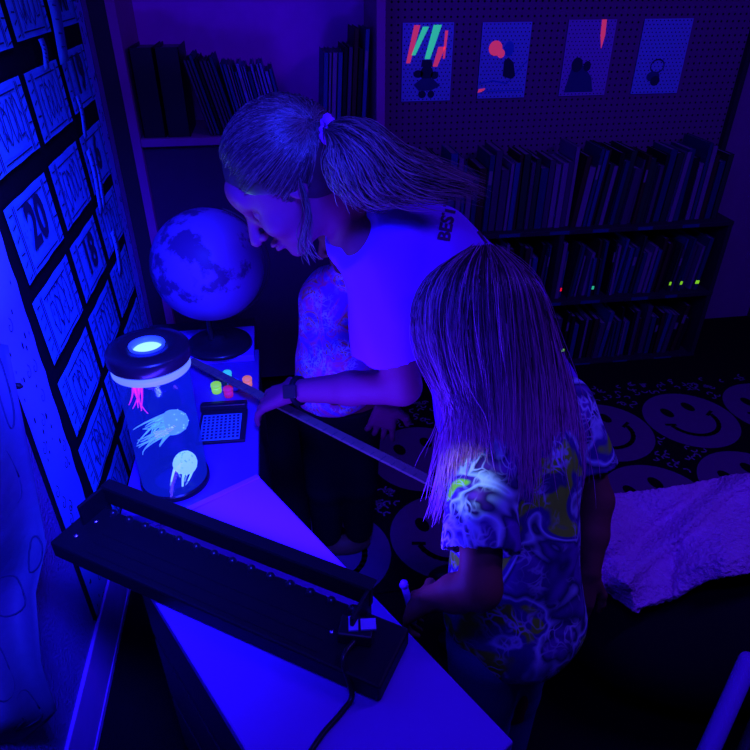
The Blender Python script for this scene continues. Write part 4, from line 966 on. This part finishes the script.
b.add(vs, [(j*(N1+1)+i, (j+1)*(N1+1)+i, (j+1)*(N1+1)+i+1, j*(N1+1)+i+1) for j in range(N2) for i in range(N1)], 0, True)
o = b.build('fleece_blanket', M['fleece'], None, (.95, 1.0, .42)); m = o.modifiers.new('s', 'SOLIDIFY'); m.thickness = .018; m.offset = -1
m = o.modifiers.new('ss', 'SUBSURF'); m.levels = m.render_levels = 2
tx = bpy.data.textures.new('pile', 'CLOUDS'); tx.noise_scale = .009; m = o.modifiers.new('d', 'DISPLACE'); m.texture = tx; m.strength = .008; m.texture_coords = 'LOCAL'
tag(o, 'fluffy white fleece blanket draped over the dark seat at the right', 'blanket')
# ================================================================ CHAIR at lower right corner
t = empty('chair', (.78, .45, 0), 'pale tubular chair frame at the lower right corner', 'chair')
p0 = P(748, 662, .66); p1 = P(708, 752, .56); dvv = p1-p0
b = MB(); b.tube([p0-dvv*.04, p0, p1, p1+dvv*1.6], [.012, .0155, .0155, .0155], 14); b.lathe([(.0003, .004), (.014, .002), (.016, -.006), (.0003, -.008)], p0-dvv*.03, 14); b.build('arm_tube', M['white_top'], t)
b = MB(); q0 = p0+RV*.06; b.tube([q0, q0+dvv*2], .012, 10); b.build('arm_tube', M['cab_dark'], t)
# ================================================================ LIGHTS
def area(name, loc, target, sx, sy, power, col, spread=180):
    l = bpy.data.lights.new(name, 'AREA'); l.shape = 'RECTANGLE'; l.size = sx; l.size_y = sy; l.energy = power; l.color = col; l.spread = math.radians(spread)
    o = bpy.data.objects.new(name, l); COL.objects.link(o); o.location = V(loc)
    o.rotation_euler = (V(target)-V(loc)).to_track_quat('-Z', 'Y').to_euler(); return o
UV = (.042, .016, 1.0)
# ultraviolet bar on the cabinet shining up and back
k = area('uv_bar_emitter', BL(LL/2, .135, .075), BL(LL/2, .135, .075)+nb*1.0+UPV*.62, .5, .05, 8.5, UV)
k.rotation_euler = Matrix(((dirL[0], np.cross(-(nb+UPV*.62)/np.linalg.norm(nb+UPV*.62), dirL)[0], -(nb+UPV*.62)[0]/np.linalg.norm(nb+UPV*.62)), (dirL[1], np.cross(-(nb+UPV*.62)/np.linalg.norm(nb+UPV*.62), dirL)[1], -(nb+UPV*.62)[1]/np.linalg.norm(nb+UPV*.62)), (0, np.cross(-(nb+UPV*.62)/np.linalg.norm(nb+UPV*.62), dirL)[2], -.62/np.linalg.norm(nb+UPV*.62)))).to_euler()
area('uv_ceiling_tube', (-.15, .1, 2.3), (-.05, 1.2, .8), .9, .12, 9.5, UV)
area('uv_wall_tube', (.02, .15, 2.1), (-.55, 1.35, .7), .3, .3, 16, (.012, .02, 1.0), 55)
area('tank_lamp_glow', lz(LH+.03), lz(1.5), .05, .05, .5, (.2, .5, 1))
sp = bpy.data.lights.new('sleeve_fill_spot', 'SPOT'); sp.energy = 7; sp.color = (.45, .8, 1); sp.spot_size = math.radians(13); sp.spot_blend = .8; sp.shadow_soft_size = .01  # unseen spot added near the camera to brighten the tie-dye sleeve
so = bpy.data.objects.new('sleeve_fill_spot', sp); COL.objects.link(so); so.location = V(P(330, 380, .42)); so.rotation_euler = (V(P(476, 488, .77))-so.location).to_track_quat('-Z', 'Y').to_euler()
area('blanket_rug_fill', (1.5, .75, 2.3), (1.05, 1.7, .2), .9, .12, 15, (.085, .03, 1.0))  # unseen overhead fill added to brighten the blanket and rug
w = bpy.data.worlds.new('w'); SC.world = w; w.use_nodes = True; w.node_tree.nodes['Background'].inputs[0].default_value = (.004, .001, .05, 1); w.node_tree.nodes['Background'].inputs[1].default_value = 1.0
